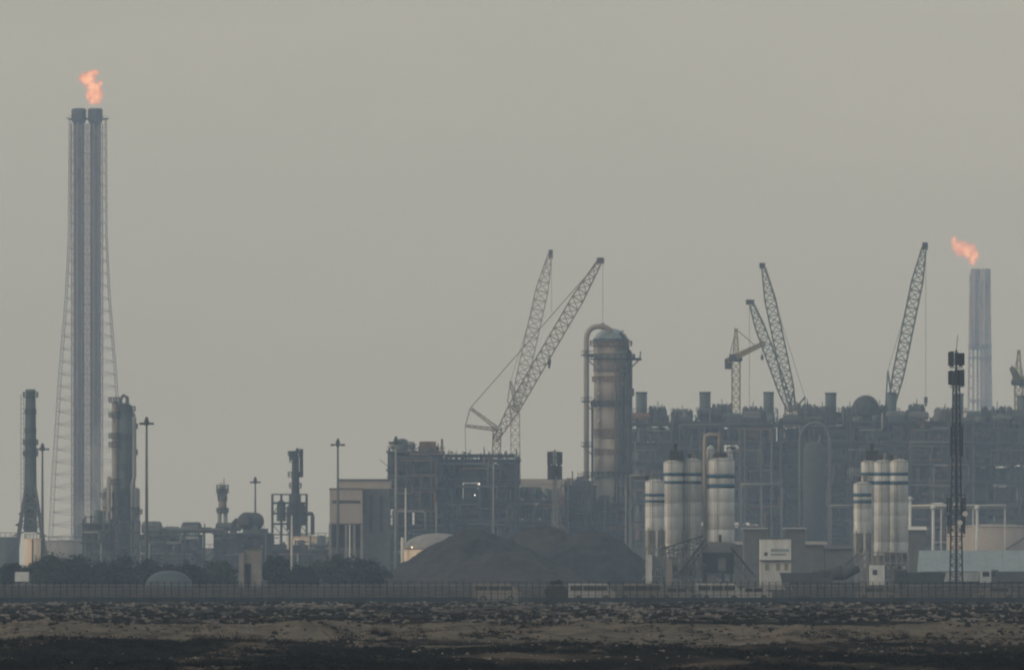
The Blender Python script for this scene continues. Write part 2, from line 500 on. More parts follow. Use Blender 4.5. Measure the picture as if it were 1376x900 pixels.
# ------------------------------------------------------------------ perimeter fence
FD = 1200.0
fx0, fx1 = X(-12, FD), X(1388, FD)
fence = thing('perimeter_fence', 'long dark steel security fence with angled post tops in front of the plant', 'fence', (0, FD, 0))
NB = 150
bay = (fx1-fx0)/NB
pm = MB().box(-.05, .05, -.06, .06, -.2, 2.55).bar((0, 0, 2.53), (0, -.28, 2.92), .09)
pmesh = pm.build('post', 'fence', fence)
pmesh.location = (fx0, 0, 0)
panel = MB()
for k in range(6): panel.box(.09+k*(bay-.22)/5-.035, .09+k*(bay-.22)/5+.035, .0, .03, .72, 2.46)
for z in (1.0, 1.6, 2.1): panel.box(.05, bay-.05, -.02, .0, z, z+.05)
pan0 = panel.build('mesh_panel', 'fpanel', fence)
pl0 = MB().box(.05, bay-.05, -.02, .05, -.1, .70).build('plinth_sheet', 'plinth', fence)
tr0 = MB().box(.05, bay-.05, -.03, .05, 2.40, 2.50).build('top_rail', 'pale', fence)
for o in (pmesh, pan0, pl0, tr0):
    me_ = o.data
    for v in me_.vertices: v.co.y += FD                  # builder subtracted the parent's place
for o in (pan0, pl0, tr0): o.location = (fx0, 0, 0)
GATE = (70, 76)
for k in range(1, NB+1):
    c = pmesh.copy(); COL.objects.link(c); c.parent = fence; c.location = (fx0+k*bay, 0, 0)
    c.rotation_euler = (rnd.uniform(-.01, .01), rnd.uniform(-.02, .02), 0)
    if k < NB:
        for o in (pan0, pl0, tr0):
            if GATE[0] <= k < GATE[1]: continue
            c = o.copy(); COL.objects.link(c); c.parent = fence; c.location = (fx0+k*bay, 0, 0)
wr = MB()
for q in (0.2, 0.6, 1.0):
    wr.bar((fx0, FD-.28*q, 2.55+.38*q), (fx1, FD-.28*q, 2.55+.38*q), .03)
wr.build('barbed_wire', 'fence', fence, kind='stuff')
gx0, gx1 = fx0+GATE[0]*bay+.08, fx0+GATE[1]*bay-.08
gate = thing('fence_gate', 'light barred gate leaf set in the dark perimeter fence', 'gate', ((gx0+gx1)/2, FD, 0))
gb = MB(); gb.box(gx0, gx1, FD+.02, FD+.1, .15, .27).box(gx0, gx1, FD+.02, FD+.1, 2.2, 2.32).box(gx0, gx1, FD+.03, FD+.09, 1.2, 1.28)
gb.build('frame', 'mid', gate)
for k in range(24):
    x = gx0+.05+k*(gx1-gx0-.1)/23
    MB().box(x-.025, x+.025, FD+.04, FD+.08, .27, 2.2).build('bar', 'mid' if k % 3 else 'pale', gate)
for o in (fence, gate):
    o.location = o.location*K; o.scale = (K, K, K)

# ------------------------------------------------------------------ trees behind the fence
def tree(px, ytop, wpx, d, label, seed, group='trees behind the fence'):
    r = np.random.default_rng(seed)
    x = X(px, d); h = Z(ytop, d); wd = wpx*S(d)/2
    root = thing('bushy_tree', label, 'tree', (x, d, 0), group)
    t = MB(); t.cyl((x, d, -.2), (x+r.normal()*.15, d, h*.45), .16, .10, 7)
    for k in range(4):
        a_ = r.uniform(0, 6.28)
        t.bar((x, d, h*.3), (x+math.cos(a_)*wd*.6, d+math.sin(a_)*wd*.6, h*r.uniform(.5, .8)), .11, .04)
    t.build('trunk', 'bark', root)
    pts = []
    for k in range(13):
        a_ = r.uniform(0, 6.28); q = r.uniform(.1, .8)
        rr = wd*r.uniform(.3, .55)
        cz = h*r.uniform(.0, .78)*(1-.25*q)
        pts.append(clump(x+math.cos(a_)*q*wd, d+math.sin(a_)*q*wd, cz, rr, min(rr*1.1, h-cz), 210, r))
    pts.append(clump(x, d, h*.45, wd*.55, h*.55, 260, r))
    tri_mesh('crown', np.concatenate(pts), 0.42, ('leaf', 'leaf2', 'leaf3', 'leaf')[seed % 4], seed=seed, parent=root)
trs = [(8, 764, 34), (47, 756, 40), (78, 747, 44), (108, 750, 44), (137, 754, 42), (165, 748, 46), (196, 752, 40), (226, 757, 42), (256, 755, 40), (283, 752, 44), (306, 754, 30),
       (368, 753, 40), (396, 757, 40), (428, 755, 44), (458, 750, 42), (487, 756, 44), (512, 764, 36)]
for i, (px, yt, wp) in enumerate(trs):
    tree(px+rnd.uniform(-4, 4), yt-5+rnd.uniform(-5, 4), wp*rnd.uniform(1.05, 1.5), 1500+rnd.uniform(-25, 25), 'dark bushy tree in the row behind the fence, %s from the left' % ORD[i], 200+i)
for i, px in enumerate((22, 64, 93, 122, 152, 182, 212, 241, 270, 296, 382, 412, 443, 472, 500)):
    tree(px+rnd.uniform(-5, 5), 757+rnd.uniform(-4, 8), rnd.uniform(38, 58), 1435+rnd.uniform(-15, 15), 'low dark bush in front of the tree row behind the fence, %s from the left' % ORD[i], 300+i, 'bushes before the tree row')
tree(748, 779, 34, 868, 'dark solitary tree close behind the fence by the gate', 260, None)

# ------------------------------------------------------------------ spoil heaps
def heap(px0, px1, pk, yt, d, m, label, seed, dep=None, roundness=1.25):
    x0, x1, xp = X(px0, d), X(px1, d), X(pk, d); h = Z(yt, d)
    dep = dep or (x1-x0)*.42
    mb = MB(); nx, ny = 130, 50
    U, V = np.meshgrid(np.linspace(0, 1, nx+1), np.linspace(-1, 1, ny+1))
    XX = x0+(x1-x0)*U
    e = np.clip(np.where(XX < xp, (XX-x0)/(xp-x0), (x1-XX)/(x1-xp)), 0, 1)
    c = np.clip(1-np.hypot(1-e, V), 0, 1)
    zz = h*np.minimum(1, 1-(1-c)**roundness)
    zz = zz+(fbm(XX/7, V*3+seed, seed, 4)-.47)*h*.34*np.minimum(1, c*3)+(fbm(XX/1.6, V*12+seed, seed+5, 3)-.47)*h*.12*np.minimum(1, c*6)
    zz = np.where(c > 0, np.maximum(zz, -.3), -.3)
    mb.v = [tuple(q) for q in np.stack([XX, d+V*dep, zz], -1).reshape(-1, 3).tolist()]
    for j in range(ny):
        for i in range(nx):
            a_ = j*(nx+1)+i
            mb.f.append((a_, a_+1, a_+nx+2, a_+nx+1))
    o = mb.build('spoil_heap', m, smooth=True)
    tag(o, label, 'spoil heap', 'heaps of dark aggregate behind the fence'); recentre(o, (xp, d, 0))
heap(500, 800, 640, 712, 1600, 'coal', 'steep dark grey heap leaning in front of the pale dome', 1, dep=28, roundness=1.55)
heap(590, 860, 738, 710, 1640, 'grit', 'broad brownish dark heap in the middle behind the fence', 2, dep=28, roundness=1.5)
heap(680, 900, 800, 714, 1615, 'coal', 'dark bluish heap below the tall brown column', 3, dep=26, roundness=1.5)
heap(548, 800, 690, 738, 1560, 'grit', 'lower brownish heap in front of the taller dark heaps', 4, roundness=1.3)

# ------------------------------------------------------------------ generic industrial pieces
def platform(mb, cx, cyy, z, r, n=16, rail=True, t=.12):
    mb.lathe(cx, cyy, [(r, z-.18), (r, z)], n)
    if rail:
        for k in range(n):
            a1 = 2*math.pi*k/n; a2 = 2*math.pi*(k+1)/n
            p1 = (cx+r*math.cos(a1), cyy+r*math.sin(a1)); p2 = (cx+r*math.cos(a2), cyy+r*math.sin(a2))
            mb.bar((*p1, z), (*p1, z+1.1), t*.8)
            mb.bar((*p1, z+1.1), (*p2, z+1.1), t); mb.bar((*p1, z+.55), (*p2, z+.55), t*.6)

def high_mast(px, ytop, d, label, m='mid', arms=4, hw=8):
    x = X(px, d); h = Z(ytop, d)
    s = S(d)
    root = thing('light_mast', label, 'light mast', (x, d, 0), 'floodlight masts around the plant')
    MB().cyl((x, d, 0), (x, d, h-.3), .42, .20, 8).build('pole', m, root, smooth=True)
    MB().lathe(x, d, [(.35, h-1.3), (.5, h-1.0), (.45, h-.2), (.2, h+.5)], 8).build('head_frame', 'dark', root)
    for k in range(8):
        a_ = k*math.pi/4+px
        cx, cyy = x+math.cos(a_)*hw*s, d+math.sin(a_)*hw*s
        MB().bar((x, d, h-.7), (cx, cyy, h-.8), .14).box(cx-.28, cx+.28, cyy-.25, cyy+.25, h-1.15, h-.7).build('floodlight', 'dark', root)
    return root
high_mast(197, 563, 1750, 'tall grey floodlight mast standing right of the twin column')
high_mast(57, 598, 1950, 'floodlight mast between the tapered stack and the flare tower')
high_mast(343, 643, 2250, 'short distant floodlight mast above the round dark vessel', hw=6)
high_mast(454, 592, 1900, 'floodlight mast rising behind the buff building')
high_mast(532, 589, 1880, 'floodlight mast at the left end of the dark process block', m='pale')
def light_pole(px, ytop, d, label, m='bright', yb=None):
    x = X(px, d); h = Z(ytop, d)
    root = thing('lamp_pole', label, 'lamp pole', (x, d, 0), 'slim pale lamp poles')
    MB().cyl((x, d, 0), (x, d, h), .26, .13, 8).build('pole', m, root, smooth=True)
    MB().bar((x-.9, d, h-.05), (x+.9, d, h-.05), .12).box(x-1.1, x-.6, d-.2, d+.2, h-.2, h).box(x+.6, x+1.1, d-.2, d+.2, h-.2, h).build('lamp_arm', 'mid', root)
light_pole(392, 692, 1480, 'slim pale lamp pole rising through the tree row by the cream tank')
light_pole(470, 704, 1850, 'slim pale lamp pole in front of the buff building')
light_pole(545, 655, 1870, 'slim pale lamp pole just left of the dome')
light_pole(663, 620, 2050, 'slim pale lamp pole in the middle of the dark process block', m='pale')
light_pole(841, 655, 1800, 'slim pale lamp pole between the brown column and the silos', m='pale')

def process_unit(label, x0, x1, ytop, d, dep, seed, bay=5.5, lev=5.0, tops=True, dense=1.0, group='process units of the plant', mats=('dark', 'mid', 'greenish'), stubs=(), lamps=()):
    r = random.Random(seed)
    A, B = X(x0, d), X(x1, d); H = Z(ytop, d)
    root = thing('process_unit', label, 'process unit', ((A+B)/2, d, 0), group)
    nx = max(1, round((B-A)/bay)); ny = max(1, round(dep/8)); nl = max(1, round(H/lev))
    bx = (B-A)/nx; by = dep/ny; lz = H/nl
    fr = MB()
    for i in range(nx+1):
        for j in range(ny+1):
            x = A+i*bx; y = d+j*by
            fr.box(x-.22, x+.22, y-.22, y+.22, -.2, H+r.choice((0, 0, 1.1)))
            for l in range(1, nl+1):
                z = l*lz
                if i < nx: fr.box(x+.22, x+bx-.22, y-.15, y+.15, z-.5, z-.05)
                if j < ny: fr.box(x-.15, x+.15, y+.22, y+by-.22, z-.5, z-.05)
                if i < nx and j in (0, ny) and r.random() < .35:
                    fr.bar((x, y, z-lz), (x+bx, y, z-.4), .22)
                    if r.random() < .4: fr.bar((x+bx, y, z-lz), (x, y, z-.4), .22)
    for l in range(1, nl+1):                          # guard rails along the front edges
        z = l*lz
        if r.random() < .75:
            fr.box(A-.6, B+.6, d-.68, d-.60, z+.5, z+.56).box(A-.6, B+.6, d-.68, d-.60, z+1.05, z+1.13)
            k = int((B-A)/2)
            for q in range(k+1):
                x = A+(B-A)*q/k
                fr.box(x-.04, x+.04, d-.68, d-.6, z, z+1.05)
    fr.build('steel_frame', mats[0], root, kind='stuff')
    for l in range(1, nl+1):
        z = l*lz
        MB().box(A-.6, B+.6, d-.7, d+dep+.4, z-.30, z+.10).build('deck', 'mid' if l % 2 else mats[0], root)
    # cladding panels at mid depth, one per bay and storey
    cp = None
    for l in range(nl):
        for i in range(nx):
            if r.random() < (.12 if l < nl-1 else .3): continue
            pos = (A+(i+.5)*bx-(A+B)/2, dep*(.5 if (i+l) % 3 else .62), l*lz)
            if cp is None:
                c_ = MB().box(-bx/2+.05, bx/2-.05, -.1, .1, .12, lz-.1)
                for q in range(6): c_.box(-bx/2+.1+q*bx/6.2, -bx/2+.3+q*bx/6.2, -.2, -.1, .15, lz-.15)
                cp = c_.build('cladding_panel', r.choice(('dark', 'mid')), None)
                o_ = cp
            else:
                o_ = cp.copy(); COL.objects.link(o_)
            o_.parent = root; o_.location = pos
    # equipment on every level
    for l in range(nl+1):
        z = l*lz+.1
        if l == nl and not tops: break
        i = 0
        while i < nx:
            for j in range(ny):
                x = A+(i+.5)*bx; y = d+(j+.5)*by+r.uniform(-1, 1)
                k = r.random()
                hh = lz*r.uniform(.62, .86)
                m = r.choice(mats+('mid', 'greenish', 'pale' if r.random() < .25 else 'dark', 'rust' if r.random() < .3 else 'mid'))
                if l == nl:                             # roof line: uneven silhouettes
                    hh = r.uniform(1.0, 3.6)
                    if k > .8: continue
                if k < .24*dense:
                    rr = min(hh*.45, 1.7)
                    mb = MB().drum((x-bx*.4, y, z+rr+.5), (x+bx*.4, y, z+rr+.5), rr)
                    for q in (-.25, .25): mb.box(x+q*bx-.15, x+q*bx+.15, y-rr*.7, y+rr*.7, z, z+.8)
                    mb.build('drum', m, root, smooth=True)
                elif k < .5*dense:
                    rr = min(r.uniform(.8, 1.6), bx*.4)
                    MB().lathe(x, y, [(rr*.9, z), (rr, z+.3), (rr, z+hh*.86), (rr*.7, z+hh*.95), (rr*.2, z+hh)], 12).build('vessel', m, root, smooth=True)
                elif k < .82*dense:
                    mb = MB().box(x-bx*r.uniform(.25, .44), x+bx*r.uniform(.25, .44), y-by*.3, y+by*.3, z, z+hh*r.uniform(.6, 1))
                    for q in range(3): mb.box(x-bx*.2+q*bx*.2-.2, x-bx*.2+q*bx*.2+.2, y-by*.36, y-by*.3, z+.3, z+hh*.5)
                    mb.build('equipment_box', m, root)
                else:
                    mb = MB()
                    for q in range(5):
                        xx = x+r.uniform(-.42, .42)*bx
                        mb.cyl((xx, y+r.uniform(-2, 2), z), (xx, y+r.uniform(-2, 2), z+hh*r.uniform(.8, 1.15)), r.uniform(.12, .3), None, 6)
                    mb.build('pipe_bundle', m, root)
            i += 1
    # pipe runs and risers on the front
    for l in range(nl):
        z = (l+1)*lz
        for q in range(r.randint(2, 4)):
            xa = A+(B-A)*r.uniform(-.02, .5); xb = min(B, xa+(B-A)*r.uniform(.25, .6)); zz = z-r.uniform(.7, 2.6); y = d-.5-r.uniform(.3, 1.2)
            pts = [(xa, d+1, zz), (xa, y+.3, zz), (xa+.3, y, zz), (xb-.3, y, zz)]
            pts += [(xb, y, zz+.4*(1 if q % 2 else -1)), (xb, y, zz+r.uniform(2, 5)*(1 if q % 2 else -1))]
            MB().tube(pts, r.uniform(.14, .34), 7).build('pipe', r.choice(('mid', 'mid', 'mid', 'dark', 'rust', 'pale' if r.random() < .5 else 'greenish')), root, smooth=True)
    for q in range(max(2, int((B-A)/6))):
        x = r.uniform(A, B); z0 = H*r.uniform(0, .35); z1 = H*r.uniform(.6, 1.05); y = d-.9-r.uniform(0, 1)
        MB().tube([(x, y+1.5, z0), (x, y+.3, z0), (x, y, z0+.3), (x, y, z1-.3), (x, y+.3, z1), (x, y+1.6, z1)], r.uniform(.13, .32), 7).build('riser_pipe', r.choice(('mid', 'mid', 'dark', 'greenish', 'pale')), root, smooth=True)
    # small-bore pipework, cable trays and valves too fine to pick apart
    sp = MB(); W = B-A
    for q in range(int(W*H*.34)):
        x = r.uniform(A, B); z = r.uniform(1, H+.8); y = d-.4-r.uniform(0, 1.4); t_ = r.uniform(.07, .2)
        k = r.random()
        if k < .4: sp.box(x, min(B, x+r.uniform(.8, 4.5)), y, y+t_, z, z+t_)
        elif k < .75: sp.box(x, x+t_, y, y+t_, z, min(H+2.5, z+r.uniform(.8, 4)))
        elif k < .9: sp.bar((x, y, z), (x+r.uniform(-2.5, 2.5), y, z+r.uniform(.8, 2.5)), t_)
        else: sp.box(x, x+r.uniform(.4, 1.1), y, y+.5, z, z+r.uniform(.4, 1.2))
    for q in range(int(W*1.6)):                            # ragged roof line
        x = r.uniform(A, B); y = d+r.uniform(0, dep); hh = r.uniform(.6, 2.4)*(1.8 if r.random() < .12 else 1); t_ = r.uniform(.1, .35)
        sp.box(x, x+t_, y, y+t_, H, H+hh)
        if r.random() < .35: sp.box(x, x+r.uniform(.8, 2.5), y, y+t_, H+hh*.8, H+hh*.8+.2)
    sp.build('small_pipework', r.choice(('mid', 'dark', 'rust' if r.random() < .5 else 'mid')), root, kind='stuff')
    # stair flights
    xs = A+(B-A)*r.uniform(.1, .9); st = MB()
    for l in range(nl):
        a_, b_ = (xs-2.2, xs+2.2) if l % 2 == 0 else (xs+2.2, xs-2.2)
        for dy in (-1.9, -1.1): st.bar((a_, d+dy, l*lz), (b_, d+dy, (l+1)*lz), .2)
        st.box(xs-3.2, xs+3.2, d-2.0, d-1.0, (l+1)*lz-.15, (l+1)*lz)
        for dy in (-1.95,):
            st.bar((a_, d+dy, l*lz+1.1), (b_, d+dy, (l+1)*lz+1.1), .1)
    for q in (-3.1, 3.1): st.box(xs+q-.12, xs+q+.12, d-2.0, d-1.8, 0, H+1)
    st.build('stair_tower', 'mid', root)
    for (px, yt, wpx) in stubs:
        x = X(px, d); rr = wpx*S(d)/2; zt = Z(yt, d); y = d+dep*.5
        k = MB().cyl((x, y, H-2), (x, y, zt), rr, rr, 18).build('stack', 'greenish', root, smooth=True)
        MB().lathe(x, y, [(rr*1.06, zt-.5), (rr*1.06, zt+.02)], 18).build('rim', 'dark', k)
        pf = MB(); platform(pf, x, y, H+(zt-H)*.35, rr+1.0, 12); pf.build('platform', 'dark', k)
    for (px, py, kind) in lamps:
        p = P(px, py, d-2.2)
        MB().lathe(p[0], p[1], [(.04, p[2]-.14), (.14, p[2]-.06), (.14, p[2]+.06), (.04, p[2]+.14)], 8).build('lit_lamp', kind, root)
        MB().bar((p[0], p[1]+.2, p[2]+.1), (p[0], d+.2, p[2]+.3), .1).build('lamp_bracket', 'mid', root)
    return root

# ------------------------------------------------------------------ left flare tower
def bundle(root, x, y, z0, z1, rc, ro, nout, m):
    k = MB().cyl((x, y, z0), (x, y, z1), rc, rc, 14).build('riser', m, root, smooth=True)
    for i in range(nout):
        a_ = 2*math.pi*i/nout+.3
        MB().cyl((x+ro*math.cos(a_), y+ro*math.sin(a_), z0), (x+ro*math.cos(a_), y+ro*math.sin(a_), z1-2), ro*.28, None, 8).build('service_pipe', m, k, smooth=True)
    c = MB()
    z = z0+6
    while z < z1-3:
        c.lathe(x, y, [(ro*1.25, z), (ro*1.25, z+.35)], 12); z += 6.0
    c.build('clamp_rings', 'flarepipe', k, kind='stuff')
    return k
def derrick(root, x, y, prof, t, lvl, mats=('redband', 'pale')):
    """prof: list of (z, half width); legs and bracing painted in alternating bands"""
    def hw(z):
        for (za, wa), (zb, wb) in zip(prof, prof[1:]):
            if za <= z <= zb: return wa+(wb-wa)*(z-za)/(zb-za)
        return prof[-1][1]
    zs = [prof[0][0]]
    while zs[-1] < prof[-1][0]-lvl*.6: zs.append(zs[-1]+lvl)
    zs[-1] = prof[-1][0]
    groups = {}
    for k in range(len(zs)-1):
        za, zb = zs[k], zs[k+1]; wa, wb = hw(za), hw(zb)
        ca = [(x+sx*wa, y+sy*wa, za) for sx, sy in ((-1, -1), (1, -1), (1, 1), (-1, 1))]
        cb = [(x+sx*wb, y+sy*wb, zb) for sx, sy in ((-1, -1), (1, -1), (1, 1), (-1, 1))]
        band = (k//3)
        mb = groups.setdefault(band, MB())
        for i in range(4):
            j = (i+1) % 4
            mb.bar(ca[i], cb[i], t)
            mb.bar(ca[i], ca[j], t*.4)
            mb.bar(ca[i], cb[j], t*.4); mb.bar(ca[j], cb[i], t*.4)
    for band, mb in groups.items():
        mb.build('derrick_section', mats[band % 2], root)
FL = 3400.0
fx = X(118, FL); s = S(FL)
flare = thing('flare_tower', 'tall twin flare stack in a red lattice derrick at the left', 'flare stack', (fx, FL, 0))
ztop = Z(146, FL)
for px in (106, 128):
    k = bundle(flare, X(px, FL), FL, 0, ztop-3, 1.35, 1.85, 6, 'flarepipe')
    MB().lattice((X(px, FL), FL, 0), (X(px, FL), FL, ztop-6), 5.8, 5.8, 4.0, .18).build('guide_lattice', 'derrickr', k)
    MB().lathe(X(px, FL), FL, [(2.0, ztop-6.5), (3.0, ztop-4.6), (3.0, ztop-.6), (2.5, ztop)], 14).build('flare_tip', 'flaretop', k, smooth=True)
derrick(flare, fx, FL, [(0, 52*s), (Z(640, FL), 46*s), (Z(500, FL), 37*s), (Z(400, FL), 29*s), (Z(320, FL), 25*s), (Z(160, FL), 24*s)], .22, 5.0, ('derrickr', 'derrickg'))
pf = MB(); zp = Z(160, FL)
pf.box(fx-26*s, fx+26*s, FL-3, FL+3, zp-.3, zp)
for q in range(14):
    x = fx-26*s+52*s*q/13
    pf.box(x-.06, x+.06, FL-3, FL-2.9, zp, zp+1.2)
pf.box(fx-26*s, fx+26*s, FL-3, FL-2.9, zp+1.1, zp+1.2).box(fx-29*s, fx+29*s, FL-.3, FL+.3, zp+.02, zp+.35)
pf.build('platform', 'dark', flare)

def flame_material(name, lo, hi, strength, fac):
    m = bpy.data.materials.new(name); m.use_nodes = True
    t = m.node_tree; t.nodes.clear()
    ou = t.nodes.new('ShaderNodeOutputMaterial'); em = t.nodes.new('ShaderNodeEmission')
    ge = t.nodes.new('ShaderNodeNewGeometry'); nz = t.nodes.new('ShaderNodeTexNoise'); nz.inputs['Scale'].default_value = .32; nz.inputs['Detail'].default_value = 4
    cr = t.nodes.new('ShaderNodeValToRGB')
    cr.color_ramp.elements[0].position = .36; cr.color_ramp.elements[0].color = (*lo, 1)
    cr.color_ramp.elements[1].position = .64; cr.color_ramp.elements[1].color = (*hi, 1)
    t.links.new(ge.outputs['Position'], nz.inputs['Vector']); t.links.new(nz.outputs['Fac'], cr.inputs[0])
    t.links.new(cr.outputs[0], em.inputs['Color']); em.inputs['Strength'].default_value = strength
    if fac < 1:
        tr = t.nodes.new('ShaderNodeBsdfTransparent'); ms = t.nodes.new('ShaderNodeMixShader'); ms.inputs[0].default_value = fac
        t.links.new(tr.outputs[0], ms.inputs[1]); t.links.new(em.outputs[0], ms.inputs[2]); t.links.new(ms.outputs[0], ou.inputs['Surface'])
    else: t.links.new(em.outputs[0], ou.inputs['Surface'])
    return m
FLAME_OUT = flame_material('flame_sheath', (.80, .30, .22), (1.1, .52, .34), 1.05, .34)
FLAME_VEIL = flame_material('flame_veil', (.80, .34, .26), (1.0, .48, .34), 1.0, .10)
FLAME_IN = flame_material('flame_core', (1.0, .40, .26), (1.5, .85, .46), 1.1, 1.0)
def flame_mesh(name, blobs, d, label, seed):
    """licking flame: overlapping lumps fused into one skin by a voxel remesh"""
    def skin(nm, m, k_, par):
        mb = MB()
        for (px, py, rp, sx, sz) in blobs:
            c = P(px, py, d); rr = rp*S(d)*k_; o = len(mb.v); n_, m_ = 24, 14
            for j in range(m_+1):
                ph = math.pi*j/m_
                for i in range(n_):
                    th = 2*math.pi*i/n_
                    dx, dy, dz = math.sin(ph)*math.cos(th), math.sin(ph)*math.sin(th), math.cos(ph)
                    q = 1+.2*math.sin(dx*3.1+px)*math.sin(dz*3.7+py)+.14*math.sin(dy*5+dz*6+seed+px)+.09*math.sin(dx*11+dz*9+py)
                    mb.v.append((c[0]+dx*rr*q*sx, c[1]+dy*rr*q*.8, c[2]+dz*rr*q*sz))
            for j in range(m_):
                for i in range(n_):
                    k = (i+1) % n_
                    mb.f.append((o+j*n_+i, o+j*n_+k, o+(j+1)*n_+k, o+(j+1)*n_+i))
        o = mb.build(nm, m, par, smooth=True)
        rm = o.modifiers.new('fuse', 'REMESH'); rm.mode = 'VOXEL'; rm.voxel_size = S(d)*.5; rm.use_smooth_shade = True
        sm = o.modifiers.new('soften', 'SMOOTH'); sm.iterations = 1
    root = thing(name, label, 'flame', P(blobs[0][0], blobs[0][1], d))
    skin('flame_sheath', FLAME_OUT, 1.22, root)
    skin('flame_veil', FLAME_VEIL, 1.5, root)
    skin('flame_tongue', FLAME_OUT, 1.0, root)
    skin('flame_core', FLAME_IN, .8, root)
flame_mesh('flame', [(127, 133, 6, 1, 1.1), (127, 125, 8, 1, 1.15), (130, 122, 6, .8, 1.3), (123, 116, 5, 1, 1), (118, 107, 7, 1.1, .95), (113, 106, 5, 1.2, .9), (121, 101, 4, .8, 1.2), (127, 98, 3.6, 1.3, .8), (135, 112, 2.6, .9, 1.3), (118, 131, 2.6, .8, 1.3), (112, 102, 2.5, .9, 1.1)],
           FL, 'curling orange flame on top of the left twin flare stack', 3)

# ------------------------------------------------------------------ right flare tower
FR = 5200.0; s = S(FR)
fx = X(1317, FR); ztop = Z(361, FR)
flr = thing('flare_tower', 'faint hazy flare stack at the right behind the plant', 'flare stack', (fx, FR, 0))
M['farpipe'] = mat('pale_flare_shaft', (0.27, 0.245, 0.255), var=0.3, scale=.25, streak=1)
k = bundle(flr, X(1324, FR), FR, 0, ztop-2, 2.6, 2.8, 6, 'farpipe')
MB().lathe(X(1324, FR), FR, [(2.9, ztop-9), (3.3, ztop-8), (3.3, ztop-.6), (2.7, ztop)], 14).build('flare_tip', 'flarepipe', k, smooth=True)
k = bundle(flr, X(1311, FR), FR+3, Z(470, FR), ztop-2, 2.2, 2.6, 6, 'farpipe')
MB().lathe(X(1311, FR), FR+3, [(2.7, ztop-8), (3.1, ztop-7), (3.1, ztop-.5), (2.6, ztop)], 12).build('flare_tip', 'flarepipe', k, smooth=True)
for q in (1308, 1314): MB().cyl((X(q, FR), FR+3, 0), (X(q, FR), FR+3, Z(470, FR)), .7, None, 8).build('riser', 'farpipe', flr, smooth=True)
derrick(flr, fx, FR+1, [(0, 18*s), (Z(520, FR), 15*s), (Z(400, FR), 13*s), (Z(368, FR), 13*s)], .5, 7, ('farpipe', 'redband'))
for py in (466, 482, 540):
    pf = MB(); platform(pf, fx, FR+1, Z(py, FR), 16*s, 14, t=.3); pf.build('platform', 'mid', flr)
flame_mesh('flame', [(1306, 350, 4, .9, 1.3), (1307, 343, 6, 1, 1.1), (1301, 338, 8, 1.1, .9), (1294, 334, 8, 1.1, .85), (1287, 331, 6, 1.2, .9), (1282, 324, 3.5, .9, 1.4), (1311, 342, 4, .8, 1.1)],
           FR, 'bent orange flame blown left above the right flare stack', 9)

# ------------------------------------------------------------------ left plant
# tapered stack with flared foot
D = 2050.0; s = S(D); x = X(41, D)
st = thing('tapered_stack', 'slim dark stack with a flared four-legged base near the left edge', 'stack', (x, D, 0))
MB().lathe(x, D, [(1.6, Z(715, D)), (1.5, Z(665, D)), (1.3, Z(560, D)), (1.2, Z(523, D))], 16).build('shaft', 'greenish', st, smooth=True)
for sx, sy in ((-1, -1), (1, -1), (1, 1), (-1, 1)):
    MB().bar((x+sx*25*s, D+sy*4.4, -.2), (x+sx*6*s, D+sy*1.1, Z(652, D)), .9, .5).build('leg', 'mid', st)
MB().lathe(x, D, [(13*s, Z(712, D)), (12*s, Z(700, D)), (8*s, Z(672, D))], 4, math.pi/4).build('base_hood', 'greenish', st)
br = MB()
for k in range(4):
    ya, yb_ = 720-k*15, 705-k*15; wa, wb = 23-k*4.1, 19-k*4.1
    for sg in (-1, 1): br.bar((x-sg*wa*s, D-4.2+k*.7, Z(ya, D)), (x+sg*wb*s, D-3.5+k*.7, Z(yb_, D)), .3)
    br.bar((x-wb*s, D-3.5+k*.7, Z(yb_, D)), (x+wb*s, D-3.5+k*.7, Z(yb_, D)), .3)
br.build('bracing', 'mid', st)
for py in (533, 556, 582, 597, 612, 630, 655):
    pf = MB(); platform(pf, x, D, Z(py, D), (10 if py in (533, 597, 612) else 7.5)*s, 12, t=.2); pf.build('platform', 'dark', st)
ld = MB()
for q in (-.35, .35): ld.bar((x-1.9+q, D-1.2, Z(690, D)), (x-1.9+q, D-1.2, Z(530, D)), .12)
k = Z(690, D)
while k < Z(530, D): ld.bar((x-2.25, D-1.2, k), (x-1.55, D-1.2, k), .08); k += 1.2
ld.build('ladder', 'dark', st)
# twin column
D = 2120.0; s = S(D)
tc = thing('distillation_column', 'broad grey twin column with platforms beside the left flare tower', 'column', (X(164, D), D, 0))
def column_shell(root, px, rpx, yt, yb, d, m, dy=0, name='shell', nplat=(), pr=3):
    x = X(px, d); rr = rpx*S(d); zt, zb = Z(yt, d), max(0, Z(yb, d))
    k = MB().lathe(x, d+dy, [(rr, zb), (rr, zt-rr*.7), (rr*.85, zt-rr*.35), (rr*.5, zt-rr*.1), (rr*.15, zt)], 18).build(name, m, root, smooth=True)
    for py in nplat:
        pf = MB(); platform(pf, x, d+dy, Z(py, d), rr+pr*S(d), 14, t=.18); pf.build('platform', 'dark', k)
    return k
column_shell(tc, 168, 11, 541, 790, D, 'greenish', 0, nplat=(552, 590, 630, 662))
column_shell(tc, 174, 7, 552, 790, D, 'mid', 4, nplat=(575, 610))
column_shell(tc, 155, 4.5, 538, 790, D, 'brown', -1, nplat=(540, 560, 588, 600, 650), pr=4)
column_shell(tc, 144, 6, 655, 790, D, 'pale', -3, nplat=(668,))
column_shell(tc, 184, 4.5, 655, 790, D, 'pale', -2, nplat=(690,))
column_shell(tc, 148, 3, 640, 790, D, 'brown', -6)
pp = MB()
pp.tube([P(162, 545, D-4), P(162, 536, D-4), P(166, 531, D-4), P(171, 534, D-4), P(171, 545, D-4)], .45, 8)
pp.build('overhead_pipe', 'mid', tc, smooth=True)
